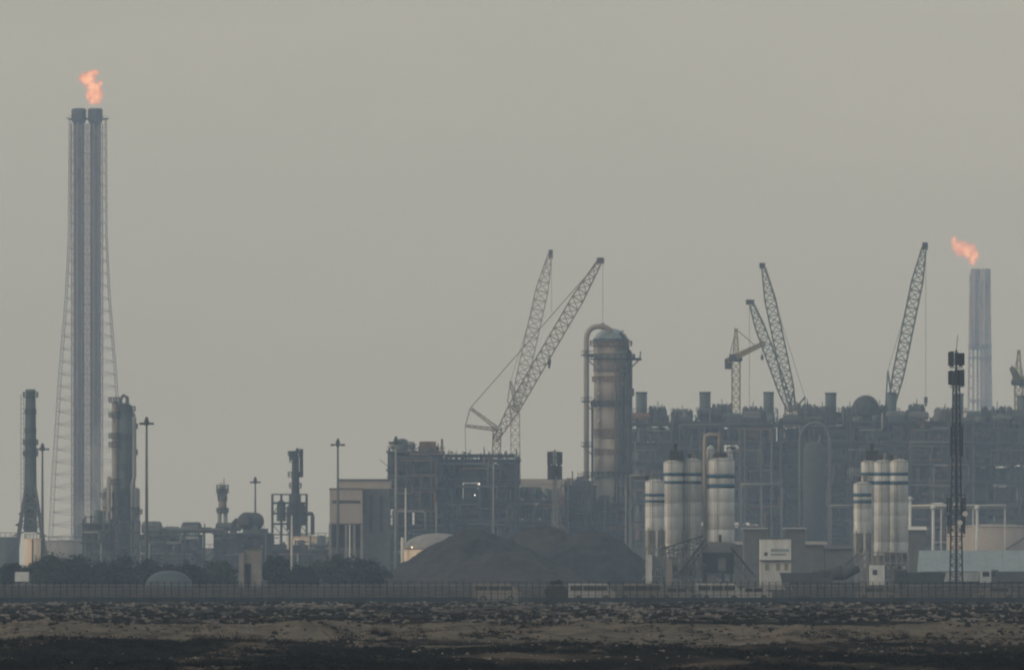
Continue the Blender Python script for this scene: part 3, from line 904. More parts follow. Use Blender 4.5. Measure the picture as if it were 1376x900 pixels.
MB().tube([P(179, 560, D-5), P(180.5, 562, D-5), P(180.5, 640, D-5), P(178, 652, D-5), P(178, 775, D-5)], .5, 8).build('downcomer', 'pale', tc, smooth=True)
fr = MB()
for px in (139, 150, 178, 188): fr.bar(P(px, 700, D-6), (X(px, D), D-6, -.2), .4)
for py in (682, 700, 715, 735): fr.bar(P(138, py, D-6), P(188, py, D-6), .35)
for k in range(4): fr.bar(P(139+k*12, 715, D-6), P(151+k*12, 682, D-6), .22)
fr.build('steel_frame', 'dark', tc, kind='stuff')

def tank(px0, px1, yt, d, m, label, dome=.12, stair=True):
    x = X((px0+px1)/2, d); rr = (px1-px0)/2*S(d); h = Z(yt, d)
    root = thing('storage_tank', label, 'storage tank', (x, d, 0), 'storage tanks in the plant')
    MB().cyl((x, d, -.2), (x, d, h), rr, rr, 32).build('shell', m, root, smooth=True)
    MB().lathe(x, d, [(rr*1.01, h), (rr*1.01, h+.15), (rr*.7, h+rr*dome*.6), (rr*.3, h+rr*dome*.9), (rr*.05, h+rr*dome)], 32).build('roof', m, root, smooth=True)
    sp = MB()
    for k in range(24):
        a1 = -2.6+k*.09; a2 = a1+.09
        sp.bar((x+(rr+.5)*math.cos(a1), d+(rr+.5)*math.sin(a1), h*k/24), (x+(rr+.5)*math.cos(a2), d+(rr+.5)*math.sin(a2), h*(k+1)/24), .25)
    if stair: sp.build('spiral_stair', 'mid', root)
    rl = MB()
    n = max(16, int(rr*2))
    for k in range(n):
        a1 = 2*math.pi*k/n; a2 = 2*math.pi*(k+1)/n
        rl.bar((x+rr*math.cos(a1), d+rr*math.sin(a1), h+1.15), (x+rr*math.cos(a2), d+rr*math.sin(a2), h+1.15), .1)
        rl.bar((x+rr*math.cos(a1), d+rr*math.sin(a1), h), (x+rr*math.cos(a1), d+rr*math.sin(a1), h+1.15), .1)
    rl.build('guard_rail', 'mid', root)
    return root
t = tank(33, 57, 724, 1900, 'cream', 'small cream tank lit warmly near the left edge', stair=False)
for px in (44, 56): MB().bar(P(px, 724, 1894), (X(px, 1894), 1894, 0), .35).build('support_post', 'dark', t)
tank(54, 138, 727, 2080, 'pale', 'wide pale grey tank below the left flare tower', .06)
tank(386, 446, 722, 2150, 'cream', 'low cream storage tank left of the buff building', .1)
tank(222, 292, 737, 2180, 'pale', 'low pale tank behind the trees left of the small tower', .05)
tank(1272, 1392, 708, 1950, 'buff', 'wide buff tank behind the blue-roofed shed', .06)
tank(-12, 26, 722, 2000, 'greenish', 'dark squat tank at the left edge of the plant', .05)

process_unit('low dark pipe structure between the twin column and the small tower', 190, 268, 718, 2150, 16, 21, lev=4.2)
process_unit('low dark unit carrying the round dark vessel', 288, 362, 716, 2120, 14, 22, lev=4.4)
process_unit('low dark unit under the slim tower with open frame', 362, 444, 738, 2100, 16, 23, lev=4.2)
process_unit('low dark unit at the foot of the left flare tower', 112, 150, 703, 2040, 10, 24, lev=4.4)
# round vessel
D = 2110.0; x = X(337, D); s = S(D)
rv = thing('round_vessel', 'round dark vessel lying on the low unit, below the short mast', 'vessel', (x, D, Z(716, D)))
MB().drum((x-1, D-4, Z(700, D)), (x+1, D+5, Z(700, D)), 12*s, 20).build('shell', 'dark', rv, smooth=True)
MB().box(x-9*s, x+9*s, D-4, D+4, Z(716, D), Z(706, D)).build('saddle', 'mid', rv)
MB().tube([P(314, 715, D-2), P(314, 702, D-2), P(317, 699, D-2), P(326, 699, D-2)], .6, 8).build('inlet_pipe', 'dark', rv, smooth=True)
# small tower at 299
D = 2250.0; s = S(D); x = X(299, D)
sm = thing('small_tower', 'small tower with a bulky head standing alone left of the short mast', 'tower', (x, D, 0))
for px in (295, 303): MB().cyl((X(px, D), D, 0), (X(px, D), D, Z(683, D)), .55, None, 10).build('leg', 'pale', sm, smooth=True)
MB().lathe(x, D, [(1.1, Z(690, D)), (1.1, Z(660, D)), (.8, Z(652, D))], 14).build('shell', 'brown', sm, smooth=True)
for py, q in ((662, 8), (657, 8), (688, 8), (672, 6)):
    pf = MB(); platform(pf, x, D, Z(py, D), q*s, 12, t=.2); pf.build('platform', 'dark', sm)
MB().box(x-7*s, x+6*s, D-1.2, D+1.2, Z(668, D), Z(657, D)).build('head_box', 'mid', sm)
MB().bar(P(301, 655, D), P(301, 643, D), .25).bar(P(297, 655, D), P(297, 648, D), .25).build('vent_pipe', 'mid', sm)
# small utility pole 275
D = 2000.0
up = thing('utility_pole', 'short dark utility pole with crossarms left of the small tower', 'utility pole', (X(275, D), D, 0))
MB().bar((X(275, D), D, 0), P(275, 703, D), .35, .25).build('pole', 'dark', up)
MB().bar(P(266, 709, D), P(284, 709, D), .3).build('crossarm', 'dark', up)
MB().bar(P(269, 714, D), P(281, 714, D), .25).build('crossarm', 'dark', up)
# tower 397 in open frame
D = 2150.0; s = S(D); x = X(397, D)
tw = thing('regenerator_tower', 'slim dark tower rising from an open steel frame', 'tower', (x, D, 0))
MB().lathe(x, D, [(6.5*s, 0), (6.5*s, Z(690, D)), (5.5*s, Z(660, D)), (4.6*s, Z(615, D)), (2.5*s, Z(607, D))], 14).build('shaft', 'dark', tw, smooth=True)
for py, q in ((612, 10), (620, 8), (640, 10), (655, 8)):
    pf = MB(); platform(pf, x, D, Z(py, D), q*s, 12, t=.2); pf.build('platform', 'dark', tw)
MB().box(x-8*s, x+2*s, D-1.5, D+1.5, Z(618, D), Z(606, D)).build('head_box', 'dark', tw)
MB().tube([P(398, 610, D), P(400, 603, D), P(405, 603, D), P(405, 640, D)], .45, 8).build('vent_pipe', 'dark', tw, smooth=True)
fr = MB()
for px in (366, 378, 390, 403, 412):
    for dy in (-4, 4): fr.bar((X(px, D), D+dy, 0), (X(px, D), D+dy, Z(664, D)), .38)
for py in (664, 676, 690, 704, 718):
    for dy in (-4, 4): fr.bar(P(365, py, D+dy), P(413, py, D+dy), .34)
for k in range(4):
    fr.bar(P(366+12*k, 690, D-4), P(378+12*k, 676, D-4), .2); fr.bar(P(366+12*k, 704, D-4), P(378+12*k, 718, D-4), .2)
fr.build('steel_frame', 'dark', tw, kind='stuff')
for (a_, b_, c_, e_) in ((372, 384, 672, 700), (385, 392, 680, 712), (402, 411, 676, 706)):
    MB().lathe(X((a_+b_)/2, D), D-1, [((b_-a_)/2*s, Z(e_, D)), ((b_-a_)/2*s, Z(c_+4, D)), ((b_-a_)/4*s, Z(c_, D))], 12).build('vessel', 'greenish', tw, smooth=True)
for py in (676, 690, 704): MB().box(X(365, D), X(413, D), D-4.4, D+4.4, Z(py, D)+.2, Z(py, D)+.32).build('deck', 'dark', tw)
MB().tube([P(413, 690, D-5), P(419, 690, D-5), P(420, 693, D-5), P(420, 718, D-5)], .5, 8).build('side_pipe', 'dark', tw, smooth=True)
# overhead pipe bridge at the left
D = 2090.0
pb = thing('pipe_bridge', 'low pipe bridge crossing behind the tall mast at the left', 'pipe bridge', (X(225, D), D, 0))
for q, py in enumerate((706, 711, 714)):
    MB().tube([P(190, py, D+q*.8), P(214 if q == 0 else 300, py, D+q*.8), P(216 if q == 0 else 302, py+3, D+q*.8), P(216 if q == 0 else 302, py+12, D+q*.8)], .35, 8).build('pipe', 'mid', pb, smooth=True)
for px in (196, 222, 248, 274, 298): MB().bar((X(px, D), D+1, 0), P(px, 713, D+1), .4).build('support_post', 'dark', pb)

# small pale block among trees
D = 1470.0
bk = thing('switch_house', 'narrow pale switch house with a dark doorway among the trees', 'building', (X(336, D), D, 0))
MB().box(X(321, D), X(328, D), D, D+5, -.1, Z(742, D)).build('pillar', 'concrete', bk)
MB().box(X(328.2, D), X(351, D), D+.5, D+5, -.1, Z(738, D)).build('wall', 'concrete', bk)
MB().box(X(327, D), X(352, D), D+.2, D+5.2, Z(738, D)+.002, Z(736, D)).build('roof', 'mid', bk)
MB().box(X(329, D), X(337, D), D+.40, D+.49, 0, Z(757, D)).build('doorway', 'black', bk)
D = 1330.0
wb = thing('site_sign', 'small blank white board near the left edge behind the fence', 'sign', (X(29, D), D, 0))
MB().box(X(20, D), X(39, D), D, D+.15, Z(781, D), Z(768, D)).build('board', 'white', wb)
for px in (22, 37): MB().box(X(px, D)-.06, X(px, D)+.06, D+.16, D+.28, -.2, Z(769, D)).build('post', 'mid', wb)
# tarp shelter
D = 1350.0
o = MB(); x0, x1, h = X(195, D), X(258, D), Z(766, D)
for i in range(25):
    a_ = math.pi*i/24
    xx = (x0+x1)/2-(x1-x0)/2*math.cos(a_)
    zz = h*math.sin(a_)**.75
    o.v += [(xx, D-2, zz*.0-.1), (xx, D-1.4, zz*.86), (xx, D+2, zz), (xx, D+6, zz*.9), (xx, D+7, -.1)]
for i in range(24):
    for j in range(4):
        a_ = i*5+j; o.f.append((a_, a_+5, a_+6, a_+1))
o = o.build('covered_mound', 'tarp', smooth=True); tag(o, 'low blue-grey covered mound behind the fence under the tall mast', 'mound'); recentre(o, ((x0+x1)/2, D, 0))

# ------------------------------------------------------------------ buff building
D = 1980.0
bb = thing('buff_building', 'blocky buff building with a dark louvre band left of the process block', 'building', (X(485, D), D, 0))
x0, x1, xm = X(443, D), X(522, D), X(487, D)
MB().box(x0, xm, D, D+22, Z(703, D), Z(656, D)).build('wall', 'buff', bb)
MB().box(X(455, D), X(524, D), D+4, D+26, Z(656, D)+.002, Z(643.5, D)).build('upper_storey', 'buff', bb)
MB().box(xm+.01, x1, D+3, D+22, -.1, Z(656, D)).build('recessed_wall', 'mid', bb)
MB().box(x0+.3, xm-.3, D+2, D+21, -.1, Z(703, D)-.01).build('lower_storey', 'mid', bb)
MB().box(x0+.6, xm-.5, D-.06, D-.003, Z(676, D), Z(672, D)).build('louvre_band', 'dark', bb)
MB().box(x0-.15, xm+.1, D-.15, D-.002, Z(657.5, D), Z(655.5, D)).build('parapet', 'mid', bb)
MB().box(X(454, D), X(525, D), D+3.8, D+3.99, Z(646, D), Z(643, D)).build('parapet', 'mid', bb)
for px in (443.5, 454, 465, 476, 486): MB().box(X(px, D)-.3, X(px, D)+.3, D+.4, D+1.0, -.1, Z(703, D)-.01).build('column', 'concrete', bb)
for px in (448, 459.5, 470.5, 481): MB().box(X(px, D)-.75, X(px, D)+.75, D+1.8, D+1.99, Z(735, D), Z(706, D)).build('opening', 'black', bb)
for q in range(5): MB().box(xm+.4+q*1.2, xm+1.1+q*1.2, D+2.9, D+2.99, Z(715, D), Z(664, D)).build('panel', 'dark' if q % 2 else 'mid', bb)
D = 2320.0
b2 = thing('buff_shed', 'plain buff shed seen between the process block and the brown column', 'building', (X(745, D), D, 0))
MB().box(X(700, D), X(786, D), D, D+20, -.1, Z(650, D)).build('wall', 'buff', b2)
MB().box(X(699, D), X(787, D), D-.3, D+20.3, Z(650, D)+.002, Z(643, D)).build('roof', 'buff', b2)
for q in range(6): MB().box(X(706+q*13, D), X(712+q*13, D), D-.1, D-.01, Z(665, D), Z(656, D)).build('window', 'dark', b2)

# ------------------------------------------------------------------ central process block
D = 2150.0
G = 'process units of the plant'
process_unit('dark process block at the left end with the ragged raised top', 522, 594, 606, D, 26, 31)
process_unit('dark flat-topped process block below the left cranes', 594, 697, 617, D+6, 28, 32, tops=False, lamps=((644, 650, 'lamp'), (638, 665, 'lamp')))
process_unit('dark lower unit right of the central process block', 697, 760, 672, D+10, 24, 33)
process_unit('dark lower unit at the foot of the brown column', 760, 800, 652, D+30, 16, 34)
process_unit('dark low unit in front of the foot of the brown column', 800, 850, 676, 2175, 14, 35, lev=4.6)
D = 2156.0
# flat roof shed on the central block
rf = thing('roof_canopy', 'long flat canopy with open sides on the central process block', 'canopy', (X(650, D), D, Z(617, D)))
MB().box(X(597, D), X(692, D), D-2, D+28, Z(613, D), Z(610, D)).build('roof_sheet', 'dark', rf)
for k in range(14): MB().box(X(599+k*7, D)-.15, X(599+k*7, D)+.15, D-1.5, D-1.2, Z(617, D)+.1, Z(613, D)-.01).build('post', 'dark', rf)
# bright pipe column at 517
D = 1990.0
gc = thing('sunlit_column', 'slim pale column glowing warmly right of the buff building', 'column', (X(516, D), D, 0))
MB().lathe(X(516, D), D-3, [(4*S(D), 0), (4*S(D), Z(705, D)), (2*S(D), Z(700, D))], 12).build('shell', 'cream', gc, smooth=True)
for py in (712, 730): 
    pf = MB(); platform(pf, X(516, D), D-3, Z(py, D), 6*S(D), 10, t=.18); pf.build('platform', 'dark', gc)
# dome
D = 1680.0; s = S(D)
dm = thing('storage_dome', 'pale rounded storage dome with a warm lit wall behind the dark heaps', 'storage dome', (X(588, D), D, 0))
x = X(588, D); rr = 46*s
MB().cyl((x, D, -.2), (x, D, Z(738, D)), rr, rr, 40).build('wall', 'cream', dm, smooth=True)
zt, zb = Z(716, D), Z(738, D)
MB().lathe(x, D, [(rr*1.01*math.cos(a_), zb+.01+(zt-zb)*math.sin(a_)) for a_ in [math.pi/2*k/10 for k in range(10)]]+[(rr*.05, zt)], 40).build('dome_roof', 'pale', dm, smooth=True)
p = P(554.5, 735, D-rr-.4)
MB().lathe(X(554, D)-.0, D-rr*.68, [(.05, p[2]-.18), (.18, p[2]), (.05, p[2]+.18)], 8).build('lit_lamp', 'lampw', dm)
MB().cyl((X(541, D), D-4, 0), (X(541, D), D-4, Z(722, D)), .3, None, 8).build('downpipe', 'bright', dm, smooth=True)

# ------------------------------------------------------------------ antenna mast 745
D = 1800.0; s = S(D); x = X(745.5, D)
am = thing('antenna_mast', 'pale antenna mast with a dark boxy head left of the brown column', 'antenna mast', (x, D, 0))
MB().lattice((x, D, 0), (x, D, Z(640, D)), 1.3, 1.0, 1.6, .16).cyl((x, D, 0), (x, D, Z(640, D)), .3, None, 8).build('mast', 'pale', am)
r = random.Random(4)
for row, (ya, yb_) in enumerate(((606, 624), (622, 644))):
    for q in range(6):
        a_ = q*math.pi/3+.3*row
        cx, cyy = x+math.cos(a_)*8*s, D+math.sin(a_)*8*s
        MB().box(cx-.35, cx+.35, cyy-.25, cyy+.25, Z(yb_, D), Z(ya+r.uniform(0, 4), D)).bar((x, D, Z((ya+yb_)/2, D)), (cx, cyy, Z((ya+yb_)/2, D)), .15).build('antenna_panel', 'dark', am)
MB().bar((x, D, Z(640, D)), P(745.5, 604, D), .4).build('spine', 'dark', am)

# ------------------------------------------------------------------ tall brown column
D = 2200.0; s = S(D); x = X(821, D)
bc = thing('reactor_column', 'massive tall brown column with an overhead pipe looping down its left side', 'column', (x, D, 0))
rr = 23*s
sections = [(790, 640), (639.4, 590), (589.4, 546), (545.4, 500), (499.4, 462)]
for k, (yb_, yt) in enumerate(sections):
    MB().cyl((x, D, max(-.2, Z(yb_, D))), (x, D, Z(yt, D)), rr*(1.0 if k < 4 else 1.03), None, 28).build('shell_section', 'brown', bc, smooth=True)
MB().lathe(x, D, [(rr*1.02, Z(461.6, D)), (rr*1.0, Z(455, D)), (rr*.86, Z(449, D)), (rr*.55, Z(444, D)), (rr*.15, Z(441, D))], 28).build('head', 'blueroof', bc, smooth=True)
MB().lathe(x, D, [(rr*1.05, Z(459, D)), (rr*1.05, Z(455, D))], 28).build('blue_band', 'blue', bc)
for py, q in ((482, 31), (512, 25), (545, 27), (583, 25), (610, 25), (640, 27), (464, 28)):
    pf = MB(); platform(pf, x, D, Z(py, D), q*s, 22, t=.24); pf.build('platform', 'dark' if py in (482, 545, 640) else 'rust', bc)
q = random.Random(3)
for k in range(9):                                        # pipes strapped to the shaded right half
    a_ = -1.35+k*.17; y0_, y1_ = q.uniform(470, 560), q.uniform(600, 760)
    cx, cyy = x+(rr+.35)*math.cos(a_), D+(rr+.35)*math.sin(a_)
    MB().cyl((cx, cyy, max(0, Z(y1_, D))), (cx, cyy, Z(y0_, D)), q.uniform(.16, .34), None, 8).build('riser_pipe', q.choice(('dark', 'mid', 'rust')), bc, smooth=True)
for k in range(7):
    py = 470+k*31; a_ = -1.0+.1*(k % 3); cx, cyy = x+(rr+.7)*math.cos(a_), D+(rr+.7)*math.sin(a_)
    MB().box(cx-1.2, cx+1.6, cyy-.8, cyy+.6, Z(py, D), Z(py, D)+.18).bar((cx-1.2, cyy-.8, Z(py, D)+1.1), (cx+1.6, cyy-.8, Z(py, D)+1.1), .09).bar((cx+1.5, cyy-.8, Z(py, D)), (cx+1.5, cyy-.8, Z(py, D)+1.1), .09).build('side_platform', 'dark', bc)
px_ = [(788, 775), (788, 458), (788.6, 451), (791, 445), (795, 441), (800, 439), (806, 438.5), (813, 439.5), (818, 442), (821, 447)]
MB().tube([P(a_, b_, D-5) for a_, b_ in px_], 3.6*s, 12).build('overhead_pipe', 'brown', bc, smooth=True)
MB().tube([P(796, 775, D-4), P(796, 540, D-4), P(799, 536, D-4)], 1.6*s, 8).build('side_pipe', 'mid', bc, smooth=True)
for py in (478, 540, 600, 640, 668):
    bk = MB(); bk.box(X(781, D), X(797, D), D-6, D-2, Z(py, D)-.12, Z(py, D)+.12)
    bk.bar(P(784, py, D-5), P(798, py+13, D-5), .3)
    for q in range(6): bk.box(X(781+q*2.6, D)-.05, X(781+q*2.6, D)+.05, D-6, D-5.9, Z(py, D)+.12, Z(py, D)+1.1)
    bk.box(X(781, D), X(797, D), D-6, D-5.9, Z(py, D)+1.0, Z(py, D)+1.15)
    bk.build('bracket_platform', 'dark', bc)
bk = MB().box(X(841, D), X(862, D), D-2, D+2, Z(484, D), Z(481, D)).bar(P(845, 497, D), P(858, 484, D), .35).bar(P(859.5, 483, D), P(861, 472, D), .3).bar(P(853, 483, D), P(853, 475, D), .2)
bk.build('davit_bracket', 'dark', bc)
MB().box(X(844, D), X(852, D), D-2, D+2, Z(532, D), Z(522, D)).build('instrument_box', 'mid', bc)
MB().tube([P(843, 470, D-1), P(847, 472, D-1), P(848, 480, D-1), P(848, 775, D-1)], 1.8*s, 8).build('downcomer', 'greenish', bc, smooth=True)
MB().tube([P(833, 448, D-3), P(838, 452, D-3), P(843, 462, D-3), P(845, 475, D-3)], 1.8*s, 8).build('relief_pipe', 'dark', bc, smooth=True)
for k, py in enumerate((461, 476, 493, 512, 528, 548, 565, 590, 615)):
    p = P(804, py, D-rr*.72)
    MB().box(p[0]-.3, p[0]+.3, p[1]-.35, p[1]+.1, p[2]-.35, p[2]+.35).build('manway', 'bright', bc)
MB().box(X(818, D), X(836, D), D-3, D+1, Z(452, D), Z(449, D)).bar(P(830, 450, D-3), P(838, 444, D-3), .3).build('top_platform', 'dark', bc)

# ------------------------------------------------------------------ right process trains
D = 2380.0
units = [(846, 905, 568, ((863, 525, 15),), 'dark process unit right next to the brown column'),
         (905, 972, 566, ((949, 525, 15),), 'dark process unit with a stub stack left of the tower crane'),
         (972, 1052, 567, ((1035, 525, 14),), 'dark process unit between the tower crane and the leaning cranes'),
         (1052, 1140, 566, ((1119, 526, 15),), 'dark process unit behind the great inverted pipe loop'),
         (1140, 1222, 567, ((1201, 526, 14),), 'dark process unit under the tall right crane'),
         (1222, 1306, 566, ((1291, 527, 15),), 'dark process unit behind the telecom mast'),
         (1306, 1392, 568, ((1378, 530, 15),), 'dark process unit at the right edge')]
for i, (a_, b_, yt, st_, lb) in enumerate(units):
    process_unit(lb, a_, b_-2, yt, D+rnd.uniform(-6, 6), 30, 41+i, stubs=st_, bay=5.8, lev=5.2, group='dark process units along the right half')
# humped roof-line structures between the stubs
def hump(px, wpx, yb_, yt, d, label, m='dark', round_=False):
    x = X(px, d); s = S(d); root = thing('roof_module', label, 'plant module', (x, d, Z(yb_, d)), 'modules on top of the right process units')
    if round_:
        MB().drum((x, d-4, Z(yb_, d)+(Z(yt, d)-Z(yb_, d))*.5), (x, d+4, Z(yb_, d)+(Z(yt, d)-Z(yb_, d))*.5), (Z(yt, d)-Z(yb_, d))*.5, 18).build('drum', m, root, smooth=True)
        MB().box(x-wpx*s*.3, x+wpx*s*.3, d-3, d+3, Z(yb_, d), Z(yb_, d)+1.2).build('saddle', 'dark', root)
    else:
        q = random.Random(int(px)); H = Z(yt, d)-Z(yb_, d); z = Z(yb_, d)
        fr = MB()
        for k in range(5):
            xx = x+(k/4-.5)*wpx*s
            fr.box(xx-.15, xx+.15, d-3, d-2.7, z, z+H*q.uniform(.55, 1)); fr.box(xx-.15, xx+.15, d+2.7, d+3, z, z+H*q.uniform(.55, 1))
        for zz in (.3, .6): fr.box(x-wpx*s*.55, x+wpx*s*.55, d-3.2, d-3.0, z+H*zz, z+H*zz+.25)
        for k in range(4): fr.bar((x+(k/4-.5)*wpx*s, d-3, z), (x+((k+1)/4-.5)*wpx*s, d-3, z+H*.6), .16)
        fr.build('steel_frame', 'dark', root)
        for k in range(4):
            xx = x+(k/3-.5)*wpx*s*.8; rr = q.uniform(.6, 1.3)
            MB().lathe(xx, d, [(rr, z), (rr, z+H*q.uniform(.4, .8)), (rr*.3, z+H*.9)], 10).build('vessel', q.choice(('dark', 'mid', 'greenish')), root, smooth=True)
        MB().bar((x, d, z), (x, d, z+H*1.15), .3, .2).build('vent', 'dark', root)
D2 = D+12
hump(884, 22, 568, 543, D2, 'open frame module between the brown column and the first stub stack')
hump(917, 26, 567, 547, D2, 'low frame module left of the second stub stack')
hump(970, 24, 567, 540, D2, 'frame module just left of the tower crane mast')
hump(1012, 26, 567, 543, D2, 'frame module between the tower crane and third stub stack')
hump(1085, 24, 567, 540, D2, 'frame module right of the leaning cranes')
hump(1105, 18, 567, 543, D2, 'frame module touching the stub stack right of the leaning cranes')
hump(1163, 40, 566, 531, D2, 'round dark drum module left of the tall right crane', 'dark', True)
hump(1142, 22, 566, 543, D2, 'low frame module left of the round drum module')
hump(1182, 24, 566, 541, D2, 'low frame module between the drum and the tall right crane')
hump(1232, 20, 567, 540, D2, 'frame module right of the tall right crane')
hump(1270, 26, 567, 545, D2, 'low frame module left of the telecom mast')
hump(1340, 40, 568, 543, D2, 'wide frame module right of the hazy flare')
# pipe loop
D = 2330.0
pl = thing('pipe_loop', 'great pale inverted U-shaped pipe in front of the right process units', 'pipe', (X(1096, D), D, 0))
arc = [(1075, 772), (1075, 590)]+[(1095-20*math.cos(math.pi*k/12), 590-22*math.sin(math.pi*k/12)) for k in range(1, 12)]+[(1115, 590), (1115, 770)]
MB().tube([P(a_, b_, D) for a_, b_ in arc], .42, 10).build('loop_pipe', 'mid', pl, smooth=True)
MB().lathe(X(1095, D), D+6, [(15*S(D), 0), (15*S(D), Z(606, D)), (11*S(D), Z(596, D)), (3*S(D), Z(592, D))], 20).build('vessel', 'dark', pl, smooth=True)
MB().bar(P(1073, 640, D), P(1073, 780, D), .3).bar(P(1117, 640, D), P(1112, 780, D), .3).bar(P(1075, 640, D), P(1115, 640, D), .3).build('support_frame', 'dark', pl)
# pale gantries in front of the right trains
def gantry(x0, x1, yt, d, label, posts=4, m='pale'):
    root = thing('pipe_gantry', label, 'pipe gantry', (X((x0+x1)/2, d), d, 0), 'pale pipe gantries before the right units')
    for q in range(3): MB().cyl(P(x0, yt+q*1.5, d+q*.7), P(x1, yt+q*1.5, d+q*.7), .22, None, 8).build('pipe', m, root, smooth=True)
    for k in range(posts):
        px = x0+(x1-x0)*(k+.04)/(posts-.92)
        MB().bar((X(px, d), d+.7, 0), P(px, yt+4, d+.7), .3).build('support_post', m, root)
gantry(912, 1050, 570, 2340, 'pale pipe gantry high across the units left of the leaning cranes', 6, 'mid')
gantry(1220, 1352, 679, 1900, 'pale pipe gantry low behind the telecom mast', 4, 'bright')
gantry(1222, 1310, 594, 2345, 'faint pipe gantry high behind the telecom mast', 4, 'mid')
gantry(995, 1052, 650, 2200, 'pale pipe gantry behind the single silo', 3)
gantry(846, 872, 639, 1700, 'short pale pipe gantry touching the short silo', 2)
gantry(1115, 1160, 679, 2200, 'faint pipe gantry left of the right silo group', 2)
for i, (px, yt) in enumerate(((1223, 672), (1254, 684), (1313, 684))):
    D = 1880.0
    o = MB().cyl((X(px, D), D, 0), P(px, yt, D), .35, .3, 8).lathe(X(px, D), D, [(.6, Z(yt, D)), (.6, Z(yt, D)+.5), (.1, Z(yt, D)+.9)], 8).build('vent_post', 'white', smooth=True)
    tag(o, ['white vent post right beside the right silo group', 'white vent post midway between right silos and telecom mast', 'white vent post just right of the telecom mast'][i], 'vent post'); recentre(o, (X(px, D), D, 0))

# ------------------------------------------------------------------ cranes
def hook(root, px, y0, y1, d, hk=True, off=0):
    l = MB().bar(P(px, y0, d), P(px+off, y1, d), .10).build('hoist_line', 'dark', root)
    if hk:
        p = P(px+off, y1, d)
        MB().box(p[0]-.5, p[0]+.5, d-.4, d+.4, p[2]-1.8, p[2]-.02).lathe(p[0], d, [(.15, p[2]-2.8), (.4, p[2]-2.3), (.2, p[2]-1.8)], 8).build('hook_block', 'dark', l)
def crawler(root, x, d, m):
    for dy in (-3.4, 3.4):
        MB().quadbox([(x-4.5, d+dy-.7, .05), (x+4.5, d+dy-.7, .05), (x+4.5, d+dy+.7, .05), (x-4.5, d+dy+.7, .05),
                      (x-5.2, d+dy-.7, 1.5), (x+5.2, d+dy-.7, 1.5), (x+5.2, d+dy+.7, 1.5), (x-5.2, d+dy+.7, 1.5)]).build('track', 'black', root)
    MB().box(x-2.2, x+2.2, d-2.7, d+2.7, .6, 1.8).build('carbody', 'dark', root)
    MB().box(x-6.5, x+2.8, d-1.7, d+1.7, 1.85, 4.2).build('machinery_house', m, root)
    MB().box(x-8.6, x-6.55, d-2.4, d+2.4, 1.85, 5.0).build('counterweight', 'dark', root)
    MB().box(x+2.85, x+4.6, d-1.6, d-.2, 1.95, 4.3).build('cab', 'glass', root)
# crane 1: tower crawler with luffing jib
D = 2450.0
c1 = thing('luffing_crane', 'brownish lattice crane with back struts whose long jib leans right', 'crane', (X(664, D), D, 0), 'cranes over the plant')
crawler(c1, X(664, D), D, 'craneA')
MB().lattice((X(662, D), D, 2), P(668, 574, D), 2.6, 2.2, 2.4, .34).build('mast', 'craneA', c1)
MB().lattice(P(665, 592, D), P(807, 349, D), 1.4, 1.3, 2.6, .34, wmid=3.4).build('jib', 'craneA', c1)
MB().lattice(P(669, 576, D), P(633, 549, D), 1.0, .6, 1.8, .26).build('back_strut', 'craneA', c1)
MB().lattice(P(667, 577, D), P(626, 572, D), .9, .6, 1.8, .26).build('back_strut', 'craneA', c1)
for dy in (-.5, .5): MB().bar(P(632, 548, D+dy), P(806, 350, D+dy), .24).build('pendant_line', 'craneA', c1)
MB().bar(P(632, 548, D), P(625, 573, D), .28).bar(P(625, 573, D), P(629, 745, D), .18).build('stay_line', 'craneA', c1)
p = P(808, 350, D); MB().box(p[0]-1.3, p[0]+.8, D-.8, D+.8, p[2]-.9, p[2]+.8).build('jib_head', 'dark', c1)
hook(c1, 810, 352, 434, D, off=0); hook(c1, 738, 462, 482, D)
# crane 2
D = 2700.0
c2 = thing('luffing_crane', 'paler distant lattice crane behind the brownish one, jib nearly upright', 'crane', (X(693, D), D, 0), 'cranes over the plant')
crawler(c2, X(693, D), D, 'craneB')
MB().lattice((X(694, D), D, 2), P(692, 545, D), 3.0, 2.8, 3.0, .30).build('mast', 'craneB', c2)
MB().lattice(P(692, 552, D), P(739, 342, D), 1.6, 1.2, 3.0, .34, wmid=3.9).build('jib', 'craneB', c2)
MB().lattice(P(694, 548, D), P(686, 512, D), 1.2, .6, 2.2, .26).bar(P(686, 512, D), P(682, 540, D), .3).bar(P(682, 540, D), P(692, 548, D), .3).build('back_strut', 'craneA', c2)
MB().bar(P(686, 512, D), P(738, 343, D), .16).build('pendant_line', 'craneB', c2)
p = P(740, 340, D); MB().box(p[0]-.7, p[0]+.7, D-.7, D+.7, p[2]-1.8, p[2]+1).build('jib_head', 'dark', c2)
hook(c2, 741, 344, 420, D, hk=False)
# leaning pair
D = 2480.0
c3 = thing('lattice_crane', 'steeper and taller of the two leaning cranes at the right', 'crane', (X(1066, D), D, 0), 'cranes over the plant')
crawler(c3, X(1066, D), D, 'craneC')
MB().lattice((X(1070, D), D, 3), P(1066, 540, D), 2.2, 2.2, 2.4, .34).build('mast', 'craneA', c3)
MB().lattice(P(1066, 552, D), P(1026, 360, D), 1.6, 1.1, 2.4, .34, wmid=3.1).build('jib', 'craneC', c3)
p = P(1025, 357, D); MB().box(p[0]-1.0, p[0]+.7, D-.6, D+.6, p[2]-.8, p[2]+.8).build('jib_head', 'dark', c3)
for dy in (-.6, .6): MB().bar(P(1082, 535, D+dy), P(1028, 362, D+dy), .12).build('pendant_line', 'craneC', c3)
MB().bar(P(1066, 552, D), P(1082, 533, D), .5).bar(P(1082, 533, D), P(1079, 570, D), .3).build('gantry_strut', 'craneC', c3)
D = 2440.0
